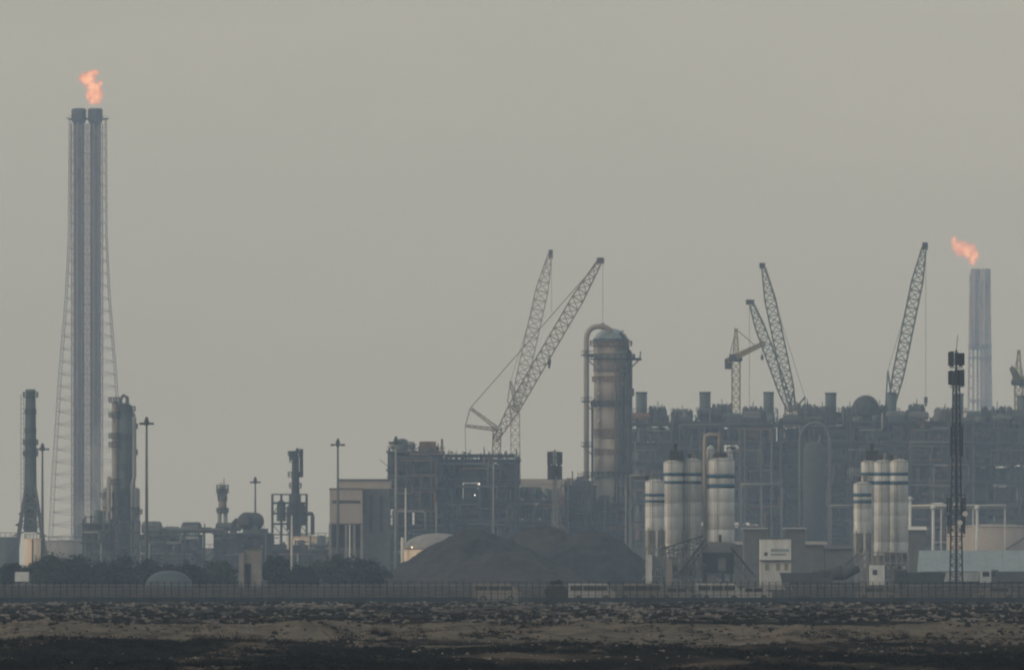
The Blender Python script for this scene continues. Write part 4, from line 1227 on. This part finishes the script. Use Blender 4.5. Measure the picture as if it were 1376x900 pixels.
c4 = thing('lattice_crane', 'lower and flatter of the two leaning cranes at the right', 'crane', (X(1056, D), D, 0), 'cranes over the plant')
crawler(c4, X(1056, D), D, 'craneC')
MB().lattice((X(1058, D), D, 3), P(1060, 545, D), 2.2, 2.2, 2.4, .34).build('mast', 'rust', c4)
MB().lattice(P(1062, 552, D), P(1009, 406, D), 1.6, 1.1, 2.2, .34, wmid=2.7).build('jib', 'craneC', c4)
p = P(1008, 406, D); MB().box(p[0]-1.2, p[0]+1.2, D-.6, D+.6, p[2]-.7, p[2]+.7).build('jib_head', 'dark', c4)
MB().bar(P(1068, 525, D), P(1010, 405, D), .14).build('pendant_line', 'craneC', c4)
MB().bar(P(1060, 552, D), P(1066, 525, D), .5).bar(P(1066, 525, D), P(1069, 560, D), .3).build('gantry_strut', 'craneC', c4)
hook(c4, 1007, 410, 560, D, hk=False)
# tall right crane
D = 2460.0
c5 = thing('lattice_crane', 'tall dark lattice crane leaning right beside the hazy flare', 'crane', (X(1196, D), D, 0), 'cranes over the plant')
crawler(c5, X(1196, D), D, 'craneC')
MB().lattice((X(1196, D), D, 3), P(1198, 530, D), 2.4, 2.4, 2.4, .34).build('mast', 'craneC', c5)
MB().lattice(P(1199, 542, D), P(1242, 332, D), 1.8, 1.2, 2.5, .36, wmid=3.2).build('jib', 'craneC', c5)
p = P(1243, 330, D); MB().box(p[0]-.8, p[0]+.8, D-.6, D+.6, p[2]-1.2, p[2]+.9).build('jib_head', 'dark', c5)
MB().bar(P(1199, 540, D), P(1193, 498, D), .6, .4).bar(P(1193, 498, D), P(1190, 545, D), .4).bar(P(1191, 530, D), P(1197, 525, D), .25).build('gantry_strut', 'craneC', c5)
MB().bar(P(1193, 498, D), P(1240, 340, D), .11).build('pendant_line', 'craneC', c5)
hook(c5, 1244, 336, 533, D)
# tower cranes
def tower_crane(px, yc, ytip, d, jib, counter, label, m='craneY'):
    x = X(px, d); s = S(d)
    root = thing('tower_crane', label, 'tower crane', (x, d, 0), 'tower cranes over the plant')
    MB().lattice((x, d, 0), (x, d, Z(yc+8, d)), 2.3, 2.3, 2.6, .36).build('mast', m, root)
    MB().box(x-2.6, x+2.6, d-2.6, d+2.6, -.2, .9).build('base', 'concrete', root)
    MB().lathe(x, d, [(1.6, Z(yc+8, d)), (2.0, Z(yc+5, d)), (1.5, Z(yc, d))], 12).build('slewing_ring', 'dark', root)
    MB().box(x-2.0, x-.2, d-2.6, d-1.2, Z(yc+8, d), Z(yc-2, d)).build('cab', 'dark', root)
    MB().lattice((x, d, Z(yc, d)), (x, d, Z(ytip, d)), 1.7, .6, 2.0, .3).build('tower_head', m, root)
    j0 = Vector((x, d, Z(yc+1, d))); j1 = Vector(jib)
    MB().lattice(j0, j1, 1.5, 1.0, 1.6, .3).build('jib', m, root)
    c = Vector(counter); MB().lattice(j0, c, 1.4, 1.2, 1.6, .3).build('counter_jib', m, root)
    MB().box(c.x-1.1, c.x+1.1, c.y-1, c.y+1, c.z-2.6, c.z+.4).build('counterweight', 'dark', root)
    MB().bar((x, d, Z(ytip+1, d)), j0+(j1-j0)*.75, .16).bar((x, d, Z(ytip+1, d)), c, .16).build('tie_bar', 'dark', root)
    tr = j0+(j1-j0)*.95
    MB().bar(tr, tr-Vector((0, 0, 3.2)), .12).box(tr.x-.4, tr.x+.4, tr.y-.4, tr.y+.4, tr.z-4.6, tr.z-3.2).build('hook_block', 'dark', root)
D = 2500.0
tower_crane(989, 478, 441, D, (X(1023, D), D-22, Z(464, D)), (X(980, D), D+9, Z(483, D)), 'small yellowish tower crane with a short jib left of the leaning cranes')
tower_crane(1369, 510, 470, D, (X(1352, D), D-30, Z(498, D)), (X(1378, D), D+10, Z(508, D)), 'tower crane cut off by the right edge of the picture')

# ------------------------------------------------------------------ cement silos
def silo(px, rpx, yt, yb_, d, stripes, label, m='white', legs=4, top='filter', group='white cement silos with blue bands'):
    x = X(px, d); rr = rpx*S(d); zt, zb = Z(yt, d), Z(yb_, d)
    root = thing('cement_silo', label, 'silo', (x, d, 0), group)
    n = max(4, round((zt-zb)/2.2)); hh = (zt-zb)/n
    for k in range(n):
        z0 = zb+k*hh
        MB().lathe(x, d, [(rr*.985, z0), (rr, z0+.05), (rr, z0+hh-.06), (rr*.985, z0+hh)], 28).build('shell_ring', m if (k*7+int(px)) % 3 else 'white2', root, smooth=True)
    MB().lathe(x, d, [(rr*1.02, zt+.003), (rr*1.02, zt+.14), (rr*.5, zt+.5), (rr*.1, zt+.6)], 28).build('roof', 'white2', root, smooth=True)
    MB().lathe(x, d, [(rr*.18, max(.8, zb-rr*1.9)), (rr*.9, zb-.003)], 28).build('cone', 'white2', root, smooth=True)
    zk = zb-(zb-2.2)*.62                                  # ribbed steel skirt hanging round the cone
    for k in range(16):
        a1 = 2*math.pi*k/16; a2 = 2*math.pi*(k+.86)/16; r2 = rr*.985
        p1, p2 = (x+r2*math.cos(a1), d+r2*math.sin(a1)), (x+r2*math.cos(a2), d+r2*math.sin(a2))
        MB().bar((*[(u+v)/2 for u, v in zip(p1, p2)], zk+.35*math.sin(k*2.3)), (*[(u+v)/2 for u, v in zip(p1, p2)], zb-.01), math.dist(p1, p2)*.8).build('skirt_sheet', ('concrete', 'white2', 'pale')[(k*5+int(px)) % 3], root)
    for k in range(legs):
        a_ = math.pi/4+k*2*math.pi/legs
        MB().bar((x+rr*.96*math.cos(a_), d+rr*.96*math.sin(a_), -.2), (x+rr*.96*math.cos(a_), d+rr*.96*math.sin(a_), zb+.4), .28).build('leg', 'pale', root)
    br = MB()
    for k in range(legs):
        a1 = math.pi/4+k*2*math.pi/legs; a2 = a1+2*math.pi/legs
        c1_, c2_ = (x+rr*.96*math.cos(a1), d+rr*.96*math.sin(a1)), (x+rr*.96*math.cos(a2), d+rr*.96*math.sin(a2))
        br.bar((*c1_, .2), (*c2_, zb*.5), .14).bar((*c2_, .2), (*c1_, zb*.5), .14).bar((*c1_, zb*.5), (*c2_, zb*.5), .18).bar((*c1_, zb*.5), (*c2_, zb*.98), .14).bar((*c2_, zb*.5), (*c1_, zb*.98), .14)
    br.build('bracing', 'pale', root)
    for (ya, yb2) in stripes:
        MB().lathe(x, d, [(rr*1.006, Z(yb2, d)), (rr*1.006, Z(ya, d))], 28).build('blue_band', 'blue', root, smooth=True)
    rl = MB()
    for k in range(14):
        a1 = 2*math.pi*k/14; a2 = 2*math.pi*(k+1)/14
        rl.bar((x+rr*math.cos(a1), d+rr*math.sin(a1), zt+.1), (x+rr*math.cos(a1), d+rr*math.sin(a1), zt+1.2), .06)
        rl.bar((x+rr*math.cos(a1), d+rr*math.sin(a1), zt+1.2), (x+rr*math.cos(a2), d+rr*math.sin(a2), zt+1.2), .07)
    rl.build('guard_rail', 'mid', root)
    fx_ = x+rr*(.25 if int(px) % 2 else -.3)
    if top == 'filter':
        fh = .55+.45*((int(px)*7) % 5)/4
        MB().cyl((fx_, d, zt+.3), (fx_, d, zt+.4+fh), .34, None, 12).lathe(fx_, d, [(.4, zt+.4+fh), (.2, zt+.6+fh)], 12).build('dust_filter', 'concrete', root, smooth=True)
        MB().box(fx_-1.0, fx_-.55, d-.3, d+.3, zt+.3, zt+.9+fh*.4).build('valve_box', 'dark', root)
    elif top == 'dark':
        MB().box(fx_-1.0, fx_+.9, d-.9, d+.9, zt+.3, zt+2.0).box(fx_-.3, fx_+.2, d-.3, d+.3, zt+2.0, zt+3.2).build('filter_house', 'dark', root)
    ld = MB()
    a_ = -1.9
    for q in (-.2, .2): ld.bar((x+(rr+.25)*math.cos(a_)+q, d+(rr+.25)*math.sin(a_), 1), (x+(rr+.25)*math.cos(a_)+q, d+(rr+.25)*math.sin(a_), zt+1), .06)
    k = 1.2
    while k < zt: ld.bar((x+(rr+.25)*math.cos(a_)-.2, d+(rr+.25)*math.sin(a_), k), (x+(rr+.25)*math.cos(a_)+.2, d+(rr+.25)*math.sin(a_), k), .04); k += .5
    ld.build('ladder', 'mid', root)
D = 1380.0
A2 = [(635, 639.5), (646, 650)]
silo(880, 13, 648, 712, D-4, [(663, 667), (671.5, 675)], 'shorter silo at the left of the left silo group')
silo(905, 13.5, 622, 748, D+2, A2, 'left tall silo with a dark filter house on top', top='dark')
silo(929.5, 13, 620, 748, D+3, A2, 'tall silo between the dark-topped silo and the separate silo')
silo(968.5, 18.5, 619, 730, D, [(637, 642.5), (650, 655.5)], 'wide separate silo with machinery on its roof', 'white')
silo(1159, 12, 651, 716, D-4, [(662.5, 667), (671.5, 676)], 'shorter silo at the left of the right silo group')
B2 = [(634.5, 639), (646, 651)]
silo(1169, 12, 622, 746, D+6, B2, 'left tall silo of the right group with a dark filter', top='dark')
silo(1187, 12.5, 622, 746, D+2, B2, 'middle tall silo of the right silo group')
silo(1208, 12.5, 621, 746, D+1, B2, 'right tall silo of the right silo group')
# machinery on the wide silo
D = 1380.0; zt = Z(619, D)
sm = thing('silo_machinery', 'pale pipes and a dark hopper on the roof of the wide separate silo', 'machinery', (X(968, D), D, zt+.6))
MB().cyl(P(955, 618, D), P(955, 606, D), .7, None, 12).lathe(X(955, D), D, [(.75, Z(606, D)), (.4, Z(600, D)), (.1, Z(598, D))], 12).build('cyclone', 'white', sm, smooth=True)
MB().cyl(P(980, 618, D), P(980, 608, D), .6, None, 12).lathe(X(980, D), D, [(.65, Z(608, D)), (.1, Z(602, D))], 12).build('cyclone', 'white', sm, smooth=True)
MB().quadbox([P(963, 617, D-1), P(972, 617, D-1), P(972, 617, D+1), P(963, 617, D+1), P(960, 609, D-1), P(976, 609, D-1), P(976, 609, D+1), P(960, 609, D+1)]).build('hopper', 'dark', sm)
MB().tube([P(947, 788, D-1), P(947, 592, D-1), P(948, 586, D-1), P(952, 584, D-1), P(966, 584, D-1), P(967, 590, D-1), P(967, 609, D-1)], .32, 8).build('feed_pipe', 'brown', sm, smooth=True)
# batching plant between and below the silos
D = 1372.0
bp_ = thing('batching_plant', 'dark concrete batching plant with sloping conveyors below the left silos', 'batching plant', (X(968, D), D, 0))
MB().box(X(944, D), X(986, D), D, D+5, Z(770, D), Z(742, D)).build('mixer_house', 'dark', bp_)
MB().quadbox([P(946, 742, D), P(984, 742, D), P(984, 742, D+5), P(946, 742, D+5), P(952, 728, D+1), P(980, 728, D+1), P(980, 728, D+4), P(952, 728, D+4)]).build('hopper', 'mid', bp_)
for px in (946, 958, 972, 984):
    for dy in (.3, 4.7): MB().bar((X(px, D), D+dy, -.2), (X(px, D), D+dy, Z(770, D)), .3).build('leg', 'mid', bp_)
def conveyor(root, a_, b_, d, wd=.9, m='dark'):
    c = MB().lattice(P(*a_, d), P(*b_, d), wd, wd, 1.3, .12)
    c.build('conveyor_truss', m, root)
    MB().bar(Vector(P(*a_, d))+Vector((0, 0, wd*.6)), Vector(P(*b_, d))+Vector((0, 0, wd*.6)), .25).build('conveyor_belt', 'black', root)
    p = Vector(P(*a_, d)).lerp(Vector(P(*b_, d)), .6)
    MB().bar((p.x, d, -.1), p, .2).build('support_post', 'mid', root)
conveyor(bp_, (982, 742), (1012, 778), D-1, 1.3)
conveyor(bp_, (888, 742), (946, 724), D-2)
conveyor(bp_, (912, 776), (948, 728), D-3)
MB().box(X(966, D), X(970, D), D+1, D+2, Z(728, D), Z(718, D)).build('vent', 'black', bp_)
fr = MB()
q = random.Random(8)
for k in range(15):
    px = 868+k*5.3
    fr.bar((X(px, D), D-1, -.2), P(px, 734+q.uniform(-3, 6), D-1), .16)
for k in range(55):
    px = 868+q.uniform(0, 70); py = 738+q.uniform(0, 40)
    fr.bar(P(px, py, D-1), P(px+q.uniform(-10, 14), py+q.uniform(-16, 10), D-1), .13)
for py in (738, 750, 762, 774): fr.bar(P(868, py, D-1), P(944, py, D-1), .16)
fr.build('scaffold', 'pale', bp_, kind='stuff')
for (a_, b_, c_, e_, m) in ((868, 876, 745, 785, 'white2'), (895, 903, 752, 786, 'concrete'), (915, 925, 756, 786, 'mid'), (950, 962, 772, 790, 'mid'), (965, 975, 750, 766, 'mid')):
    MB().box(X(a_, D-2), X(b_, D-2), D-3, D-1.5, max(-.1, Z(e_, D-2)), Z(c_, D-2)).build('cabinet', m, bp_)
# second batching frame under the right group
bq = thing('batching_rig', 'braced frame with a white cabin under the right silos', 'batching plant', (X(1186, D), D, 0))
fr = MB()
for k in range(10): fr.bar((X(1148+k*8, D), D-2.5, -.2), P(1148+k*8, 738+q.uniform(-3, 5), D-2.5), .16)
for py in (742, 756, 770): fr.bar(P(1147, py, D-2.5), P(1221, py, D-2.5), .18)
for k in range(44):
    px = 1147+q.uniform(0, 66); py = 742+q.uniform(0, 34); fr.bar(P(px, py, D-2.5), P(px+q.uniform(-8, 9), py+q.uniform(-14, 12), D-2.5), .12)
fr.build('scaffold', 'pale', bq, kind='stuff')
MB().box(X(1167, D), X(1187, D), D-4.6, D-2.8, Z(786, D), Z(759, D)).build('control_cabin', 'white', bq)
MB().box(X(1171, D), X(1177, D), D-4.66, D-4.603, Z(772, D), Z(765, D)).build('window', 'glass', bq)
for px in (1168, 1186): MB().bar((X(px, D), D-3.5, -.1), P(px, 786.1, D-3.5), .2).build('leg', 'mid', bq)
conveyor(bq, (1160, 742), (1126, 772), D-2)
MB().quadbox([P(1190, 760, D-2), P(1216, 760, D-2), P(1216, 760, D+2), P(1190, 760, D+2), P(1188, 742, D-2), P(1219, 742, D-2), P(1219, 742, D+2), P(1188, 742, D+2)]).build('hopper', 'mid', bq)

# two-storey white site office with a sign
D = 1320.0
so = thing('site_office', 'white two-storey cabin with a blue-marked sign on its upper half', 'cabin', (X(1042, D), D, 0))
MB().box(X(1022, D), X(1063, D), D, D+6, -.1, Z(753, D)).build('lower_cabin', 'white2', so)
MB().box(X(1022, D), X(1063, D), D-.2, D+6, Z(752, D), Z(724, D)).build('upper_cabin', 'white', so)
MB().box(X(1021, D), X(1064, D), D-.3, D+6.1, Z(724, D)+.002, Z(722.5, D)).build('roof', 'mid', so)
MB().box(X(1020.5, D), X(1064.5, D), D-.7, D+6, Z(753, D)+.003, Z(752, D)-.003).build('walkway', 'dark', so)
MB().box(X(1036, D), X(1060, D), D-.24, D-.203, Z(741, D), Z(737, D)).build('blue_strip', 'blueroof', so)
MB().box(X(1036, D), X(1056, D), D-.24, D-.203, Z(746, D), Z(743, D)).build('blue_strip', 'blueroof', so)
MB().cyl(P(1029, 744, D-.203), P(1029, 744, D-.24), .32, None, 14).build('emblem', 'mid', so)
for px in (1030, 1045, 1056): MB().box(X(px-2, D), X(px+3, D), D-.05, D-.003, Z(766, D), Z(757, D)).build('window', 'concrete', so)
# flat roof sheds behind
def shed(x0, x1, yt, yr, d, dep, wall, roof, label, slope=0):
    root = thing('shed', label, 'shed', (X((x0+x1)/2, d), d, 0))
    A, B = X(x0, d), X(x1, d)
    MB().box(A, B, d, d+dep, -.1, Z(yr, d)).build('wall', wall, root)
    z0, z1 = Z(yr, d)+.003, Z(yt, d)
    n = max(3, round((B-A)/3.0))
    for k in range(n):                                   # roof sheets
        a_, b_ = A-.3+(B-A+.6)*k/n, A-.3+(B-A+.6)*(k+1)/n-.03
        MB().quadbox([(a_, d-.6, z0), (b_, d-.6, z0), (b_, d+dep+.4, z0), (a_, d+dep+.4, z0),
                      (a_, d-.6, z0+.15), (b_, d-.6, z0+.15), (b_, d+dep*.55, z1), (a_, d+dep*.55, z1)]).build('roof_sheet', roof, root)
    return root
sh = shed(1240, 1392, 739, 768, 1480, 14, 'dark', 'blueroof', 'long shed with a pale blue roof at the right edge')
for k in range(7): MB().box(X(1248+k*20, 1480), X(1258+k*20, 1480), 1479.9, 1479.99, .1, Z(774, 1480)).build('doorway', 'black', sh)
shed(1000, 1030, 708.5, 711, 1560, 10, 'mid', 'pale', 'flat-roofed grey shed behind the white cabin, left part')
shed(1056, 1082, 708.5, 711, 1562, 10, 'mid', 'pale', 'flat-roofed grey shed behind the white cabin, right part')
shed(986, 1110, 727, 732, 1590, 12, 'mid', 'concrete', 'long low dun shed behind the batching plant')
shed(1215, 1244, 707, 712, 1640, 8, 'mid', 'bright', 'small shed with a pale roof right of the right silos')
shed(1110, 1150, 732, 738, 1560, 10, 'mid', 'dark', 'low dark shed left of the right silos')

# ------------------------------------------------------------------ vehicles and cabins behind the fence
def truck(px, d, label, cab='white', body='dark', L=46, flip=1, mixer=False):
    x = X(px, d); root = thing('truck', label, 'truck', (x, d, 0), 'trucks parked behind the fence')
    f = flip; s = 1
    def bx(a_, b_, y0, y1, z0, z1, nm, m):
        xa, xb = sorted((x+f*a_, x+f*b_)); return MB().box(xa, xb, d+y0, d+y1, z0, z1).build(nm, m, root)
    bx(-3.6, 3.4, .4, 2.0, .75, 1.0, 'chassis', 'black')
    c = bx(2.0, 3.9, 0, 2.4, .9, 3.0, 'cab', cab)
    w_ = MB(); xa, xb = sorted((x+f*2.5, x+f*3.6)); w_.box(xa, xb, d-.04, d-.003, 1.9, 2.7).build('window', 'glass', c)
    if mixer:
        MB().cyl((x+f*1.6, d+1.2, 2.2), (x-f*1.0, d+1.2, 2.6), .75, 1.25, 14).cyl((x-f*1.0, d+1.2, 2.6), (x-f*3.6, d+1.2, 3.2), 1.25, .5, 14).build('mixer_drum', body, root, smooth=True)
    else:
        MB().quadbox([(x-f*3.7, d+.1, 1.05), (x+f*1.8, d+.1, 1.05), (x+f*1.8, d+2.3, 1.05), (x-f*3.7, d+2.3, 1.05),
                      (x-f*4.1, d, 2.6), (x+f*1.9, d, 2.6), (x+f*1.9, d+2.4, 2.6), (x-f*4.1, d+2.4, 2.6)]).build('tipper_body', body, root)
    for a_ in (-2.9, -1.7, 2.7):
        for y in (.05, 2.0):
            k = MB().cyl((x+f*a_, d+y, .5), (x+f*a_, d+y+.32, .5), .5, None, 14).build('wheel', 'black', root)
            MB().cyl((x+f*a_, d+y-.02, .5), (x+f*a_, d+y-.003, .5), .25, None, 10).build('rim', 'mid', k)
truck(1084, 1310, 'dark tipper truck right of the white cabin', cab='dark', body='dark')
truck(1124, 1316, 'dark mixer truck left of the right silos', cab='mid', body='dark', mixer=True, flip=-1)
truck(1300, 1400, 'truck with a pale cab parked under the blue-roofed shed', cab='white', body='white2')
truck(1358, 1405, 'grey tipper truck near the right edge under the blue roof', cab='mid', body='mid', flip=-1)
truck(1236, 1330, 'dark tipper truck between the right silos and the telecom mast', cab='dark', body='dark', flip=-1)
def car(px, d, label, m='white2', van=False, flip=1):
    x = X(px, d); f = flip
    root = thing('van' if van else 'parked_car', label, 'van' if van else 'car', (x, d, 0), 'vehicles parked behind the fence')
    def prism(poly, y0, y1, nm, mm, par):
        mb = MB(); n_ = len(poly)
        for y in (y0, y1):
            for a_, z in poly: mb.v.append((x+f*a_, d+y, z))
        mb.f = [tuple(range(n_)), tuple(reversed(range(n_, 2*n_)))]+[(i, i+n_, (i+1) % n_+n_, (i+1) % n_) for i in range(n_)]
        return mb.build(nm, mm, par)
    if van:
        b_ = prism([(-2.5, .35), (2.4, .35), (2.5, .95), (2.0, 1.15), (1.5, 1.78), (1.3, 1.85), (-2.4, 1.85), (-2.5, 1.7)], 0, 1.85, 'body', m, root)
        wins = [(-2.2, -1.0), (-.9, .3), (.4, 1.5)]; z0, z1 = 1.15, 1.62
    else:
        b_ = prism([(-2.2, .3), (2.2, .3), (2.25, .75), (1.1, .95), (.5, 1.45), (-1.2, 1.5), (-1.9, 1.0), (-2.25, .9)], 0, 1.75, 'body', m, root)
        wins = [(-1.3, -.35), (-.25, .55)]; z0, z1 = .98, 1.36
    for a_, c_ in wins:
        xa, xb = sorted((x+f*a_, x+f*c_)); MB().box(xa, xb, d-.02, d-.003, z0, z1).build('window', 'glass', b_)
    for a_ in (-1.4, 1.4):
        for y in (-.03, 1.55):
            k = MB().cyl((x+f*a_, d+y, .33), (x+f*a_, d+y+.24, .33), .33, None, 14).build('wheel', 'black', root)
            MB().cyl((x+f*a_, d+y-.02, .33), (x+f*a_, d+y-.003, .33), .18, None, 10).build('rim', 'mid', k)
car(796, 866, 'white van parked behind the fence just right of the solitary tree', van=True)
car(858, 868, 'grey panel van parked behind the fence left of the silos', 'concrete', van=True, flip=-1)
car(914, 867, 'pale car parked behind the fence below the dark-topped silo', 'pale')
car(968, 869, 'white van parked behind the fence below the wide silo', van=True)
car(1008, 875, 'pale car parked behind the fence left of the white office', 'white2', flip=-1)
car(668, 868, 'grey van parked behind the fence left of the gate', 'concrete', van=True)
car(1180, 880, 'grey car parked behind the fence below the right silos', 'concrete')
car(1338, 878, 'grey car parked behind the fence near the right edge', 'concrete', flip=-1)

# ------------------------------------------------------------------ telecom mast
D = 1280.0; s = S(D); x = X(1285, D)
tm = thing('telecom_mast', 'tall dark lattice telecom mast crowded with antennas at the right', 'telecom mast', (x, D, 0))
MB().lattice((x, D, -.2), (x, D, Z(500, D)), 1.9, .9, 1.3, .17).build('lattice_mast', 'black', tm)
MB().cyl((x, D, 0), (x, D, Z(470, D)), .20, .16, 8).build('cable_spine', 'black', tm, smooth=True)
MB().bar((x, D, Z(470, D)), P(1287, 450, D), .09).build('whip_antenna', 'black', tm)
q = random.Random(5)
for (ya, yb_, r_, n_) in ((472, 493, 8.5, 8), (496, 519, 8.5, 8), (570, 614, 8, 7), (668, 690, 12, 8), (690, 718, 11, 8)):
    for k in range(n_):
        a_ = 2*math.pi*k/n_+q.uniform(-.1, .1)
        cx, cyy = x+math.cos(a_)*r_*s, D+math.sin(a_)*r_*s
        t_ = .28 if yb_ < 560 else .13
        yt_ = ya+q.uniform(0, 3)
        MB().box(cx-t_, cx+t_, cyy-t_*.7, cyy+t_*.7, Z(yb_-q.uniform(0, 3), D), Z(yt_, D)).bar((x, D, Z((ya+yb_)/2, D)), (cx, cyy, Z((ya+yb_)/2, D)), .08).build('antenna_panel', 'black', tm)
for py, r_ in ((494, 9), (520, 9), (665, 12), (720, 12)):
    ring = MB()
    for k in range(12):
        a1, a2 = 2*math.pi*k/12, 2*math.pi*(k+1)/12
        ring.bar((x+math.cos(a1)*r_*s, D+math.sin(a1)*r_*s, Z(py, D)), (x+math.cos(a2)*r_*s, D+math.sin(a2)*r_*s, Z(py, D)), .1)
    for k in range(4):
        a1 = k*math.pi/2; ring.bar((x, D, Z(py, D)), (x+math.cos(a1)*r_*s, D+math.sin(a1)*r_*s, Z(py, D)), .1)
    ring.build('antenna_ring', 'black', tm)
for k, (px, py) in enumerate(((1290, 702), (1297, 690))):
    MB().cyl(P(px, py, D-1.0), P(px, py, D-1.4), .4, .4, 14).build('dish_antenna', 'bright', tm)

# pale steam drifting at the foot of the left flare
def steam(blobs, d, label, dens):
    mb = MB()
    for px, py, rx, rz in blobs:
        c = P(px, py, d); o = len(mb.v)
        for j in range(11):
            ph = math.pi*j/10
            for i in range(16):
                th = 2*math.pi*i/16; q = 1+.12*math.sin(3*th+px)+.1*math.sin(4*ph+py)
                mb.v.append((c[0]+rx*S(d)*q*math.sin(ph)*math.cos(th), d+rx*S(d)*q*math.sin(ph)*math.sin(th), c[2]+rz*S(d)*q*math.cos(ph)))
        for j in range(10):
            for i in range(16):
                k = (i+1) % 16
                mb.f.append((o+j*16+i, o+j*16+k, o+j*16+16+k, o+j*16+16+i))
    m = bpy.data.materials.new('steam'); m.use_nodes = True
    t = m.node_tree; t.nodes.clear()
    ou = t.nodes.new('ShaderNodeOutputMaterial'); pv = t.nodes.new('ShaderNodeVolumePrincipled')
    pv.inputs['Color'].default_value = (0.97, 0.96, 0.94, 1); pv.inputs['Absorption Color'].default_value = (1, 1, 1, 1)
    pv.inputs['Density'].default_value = dens
    t.links.new(pv.outputs[0], ou.inputs['Volume'])
    o = mb.build('steam', m, smooth=True); o['kind'] = 'stuff'; o['label'] = label
    rm = o.modifiers.new('fuse', 'REMESH'); rm.mode = 'VOXEL'; rm.voxel_size = .6
steam([(138, 668, 14, 18), (134, 640, 16, 24), (128, 612, 14, 22), (142, 695, 12, 16), (118, 690, 20, 18), (132, 585, 9, 18)], 3350, 'thin pale steam hanging around the foot of the left flare tower', .022)
# ------------------------------------------------------------------ haze
hz = MB().box(-4200, 4200, -600, 5900, -3.2, 250).build('haze', 'mid')
hz.data.materials.clear()
hm = bpy.data.materials.new('haze'); hm.use_nodes = True
t = hm.node_tree; t.nodes.clear()
ou = t.nodes.new('ShaderNodeOutputMaterial'); pv = t.nodes.new('ShaderNodeVolumePrincipled')
pv.inputs['Color'].default_value = (0.50, 0.71, 1.0, 1)
pv.inputs['Density'].default_value = 1.9e-4
pv.inputs['Absorption Color'].default_value = (0.6, 0.6, 0.6, 1)
pv.inputs['Anisotropy'].default_value = 0.0
t.links.new(pv.outputs[0], ou.inputs['Volume'])
hz.data.materials.append(hm)
hz['kind'] = 'stuff'
hz['label'] = 'pale dusty haze filling the air over the plant'
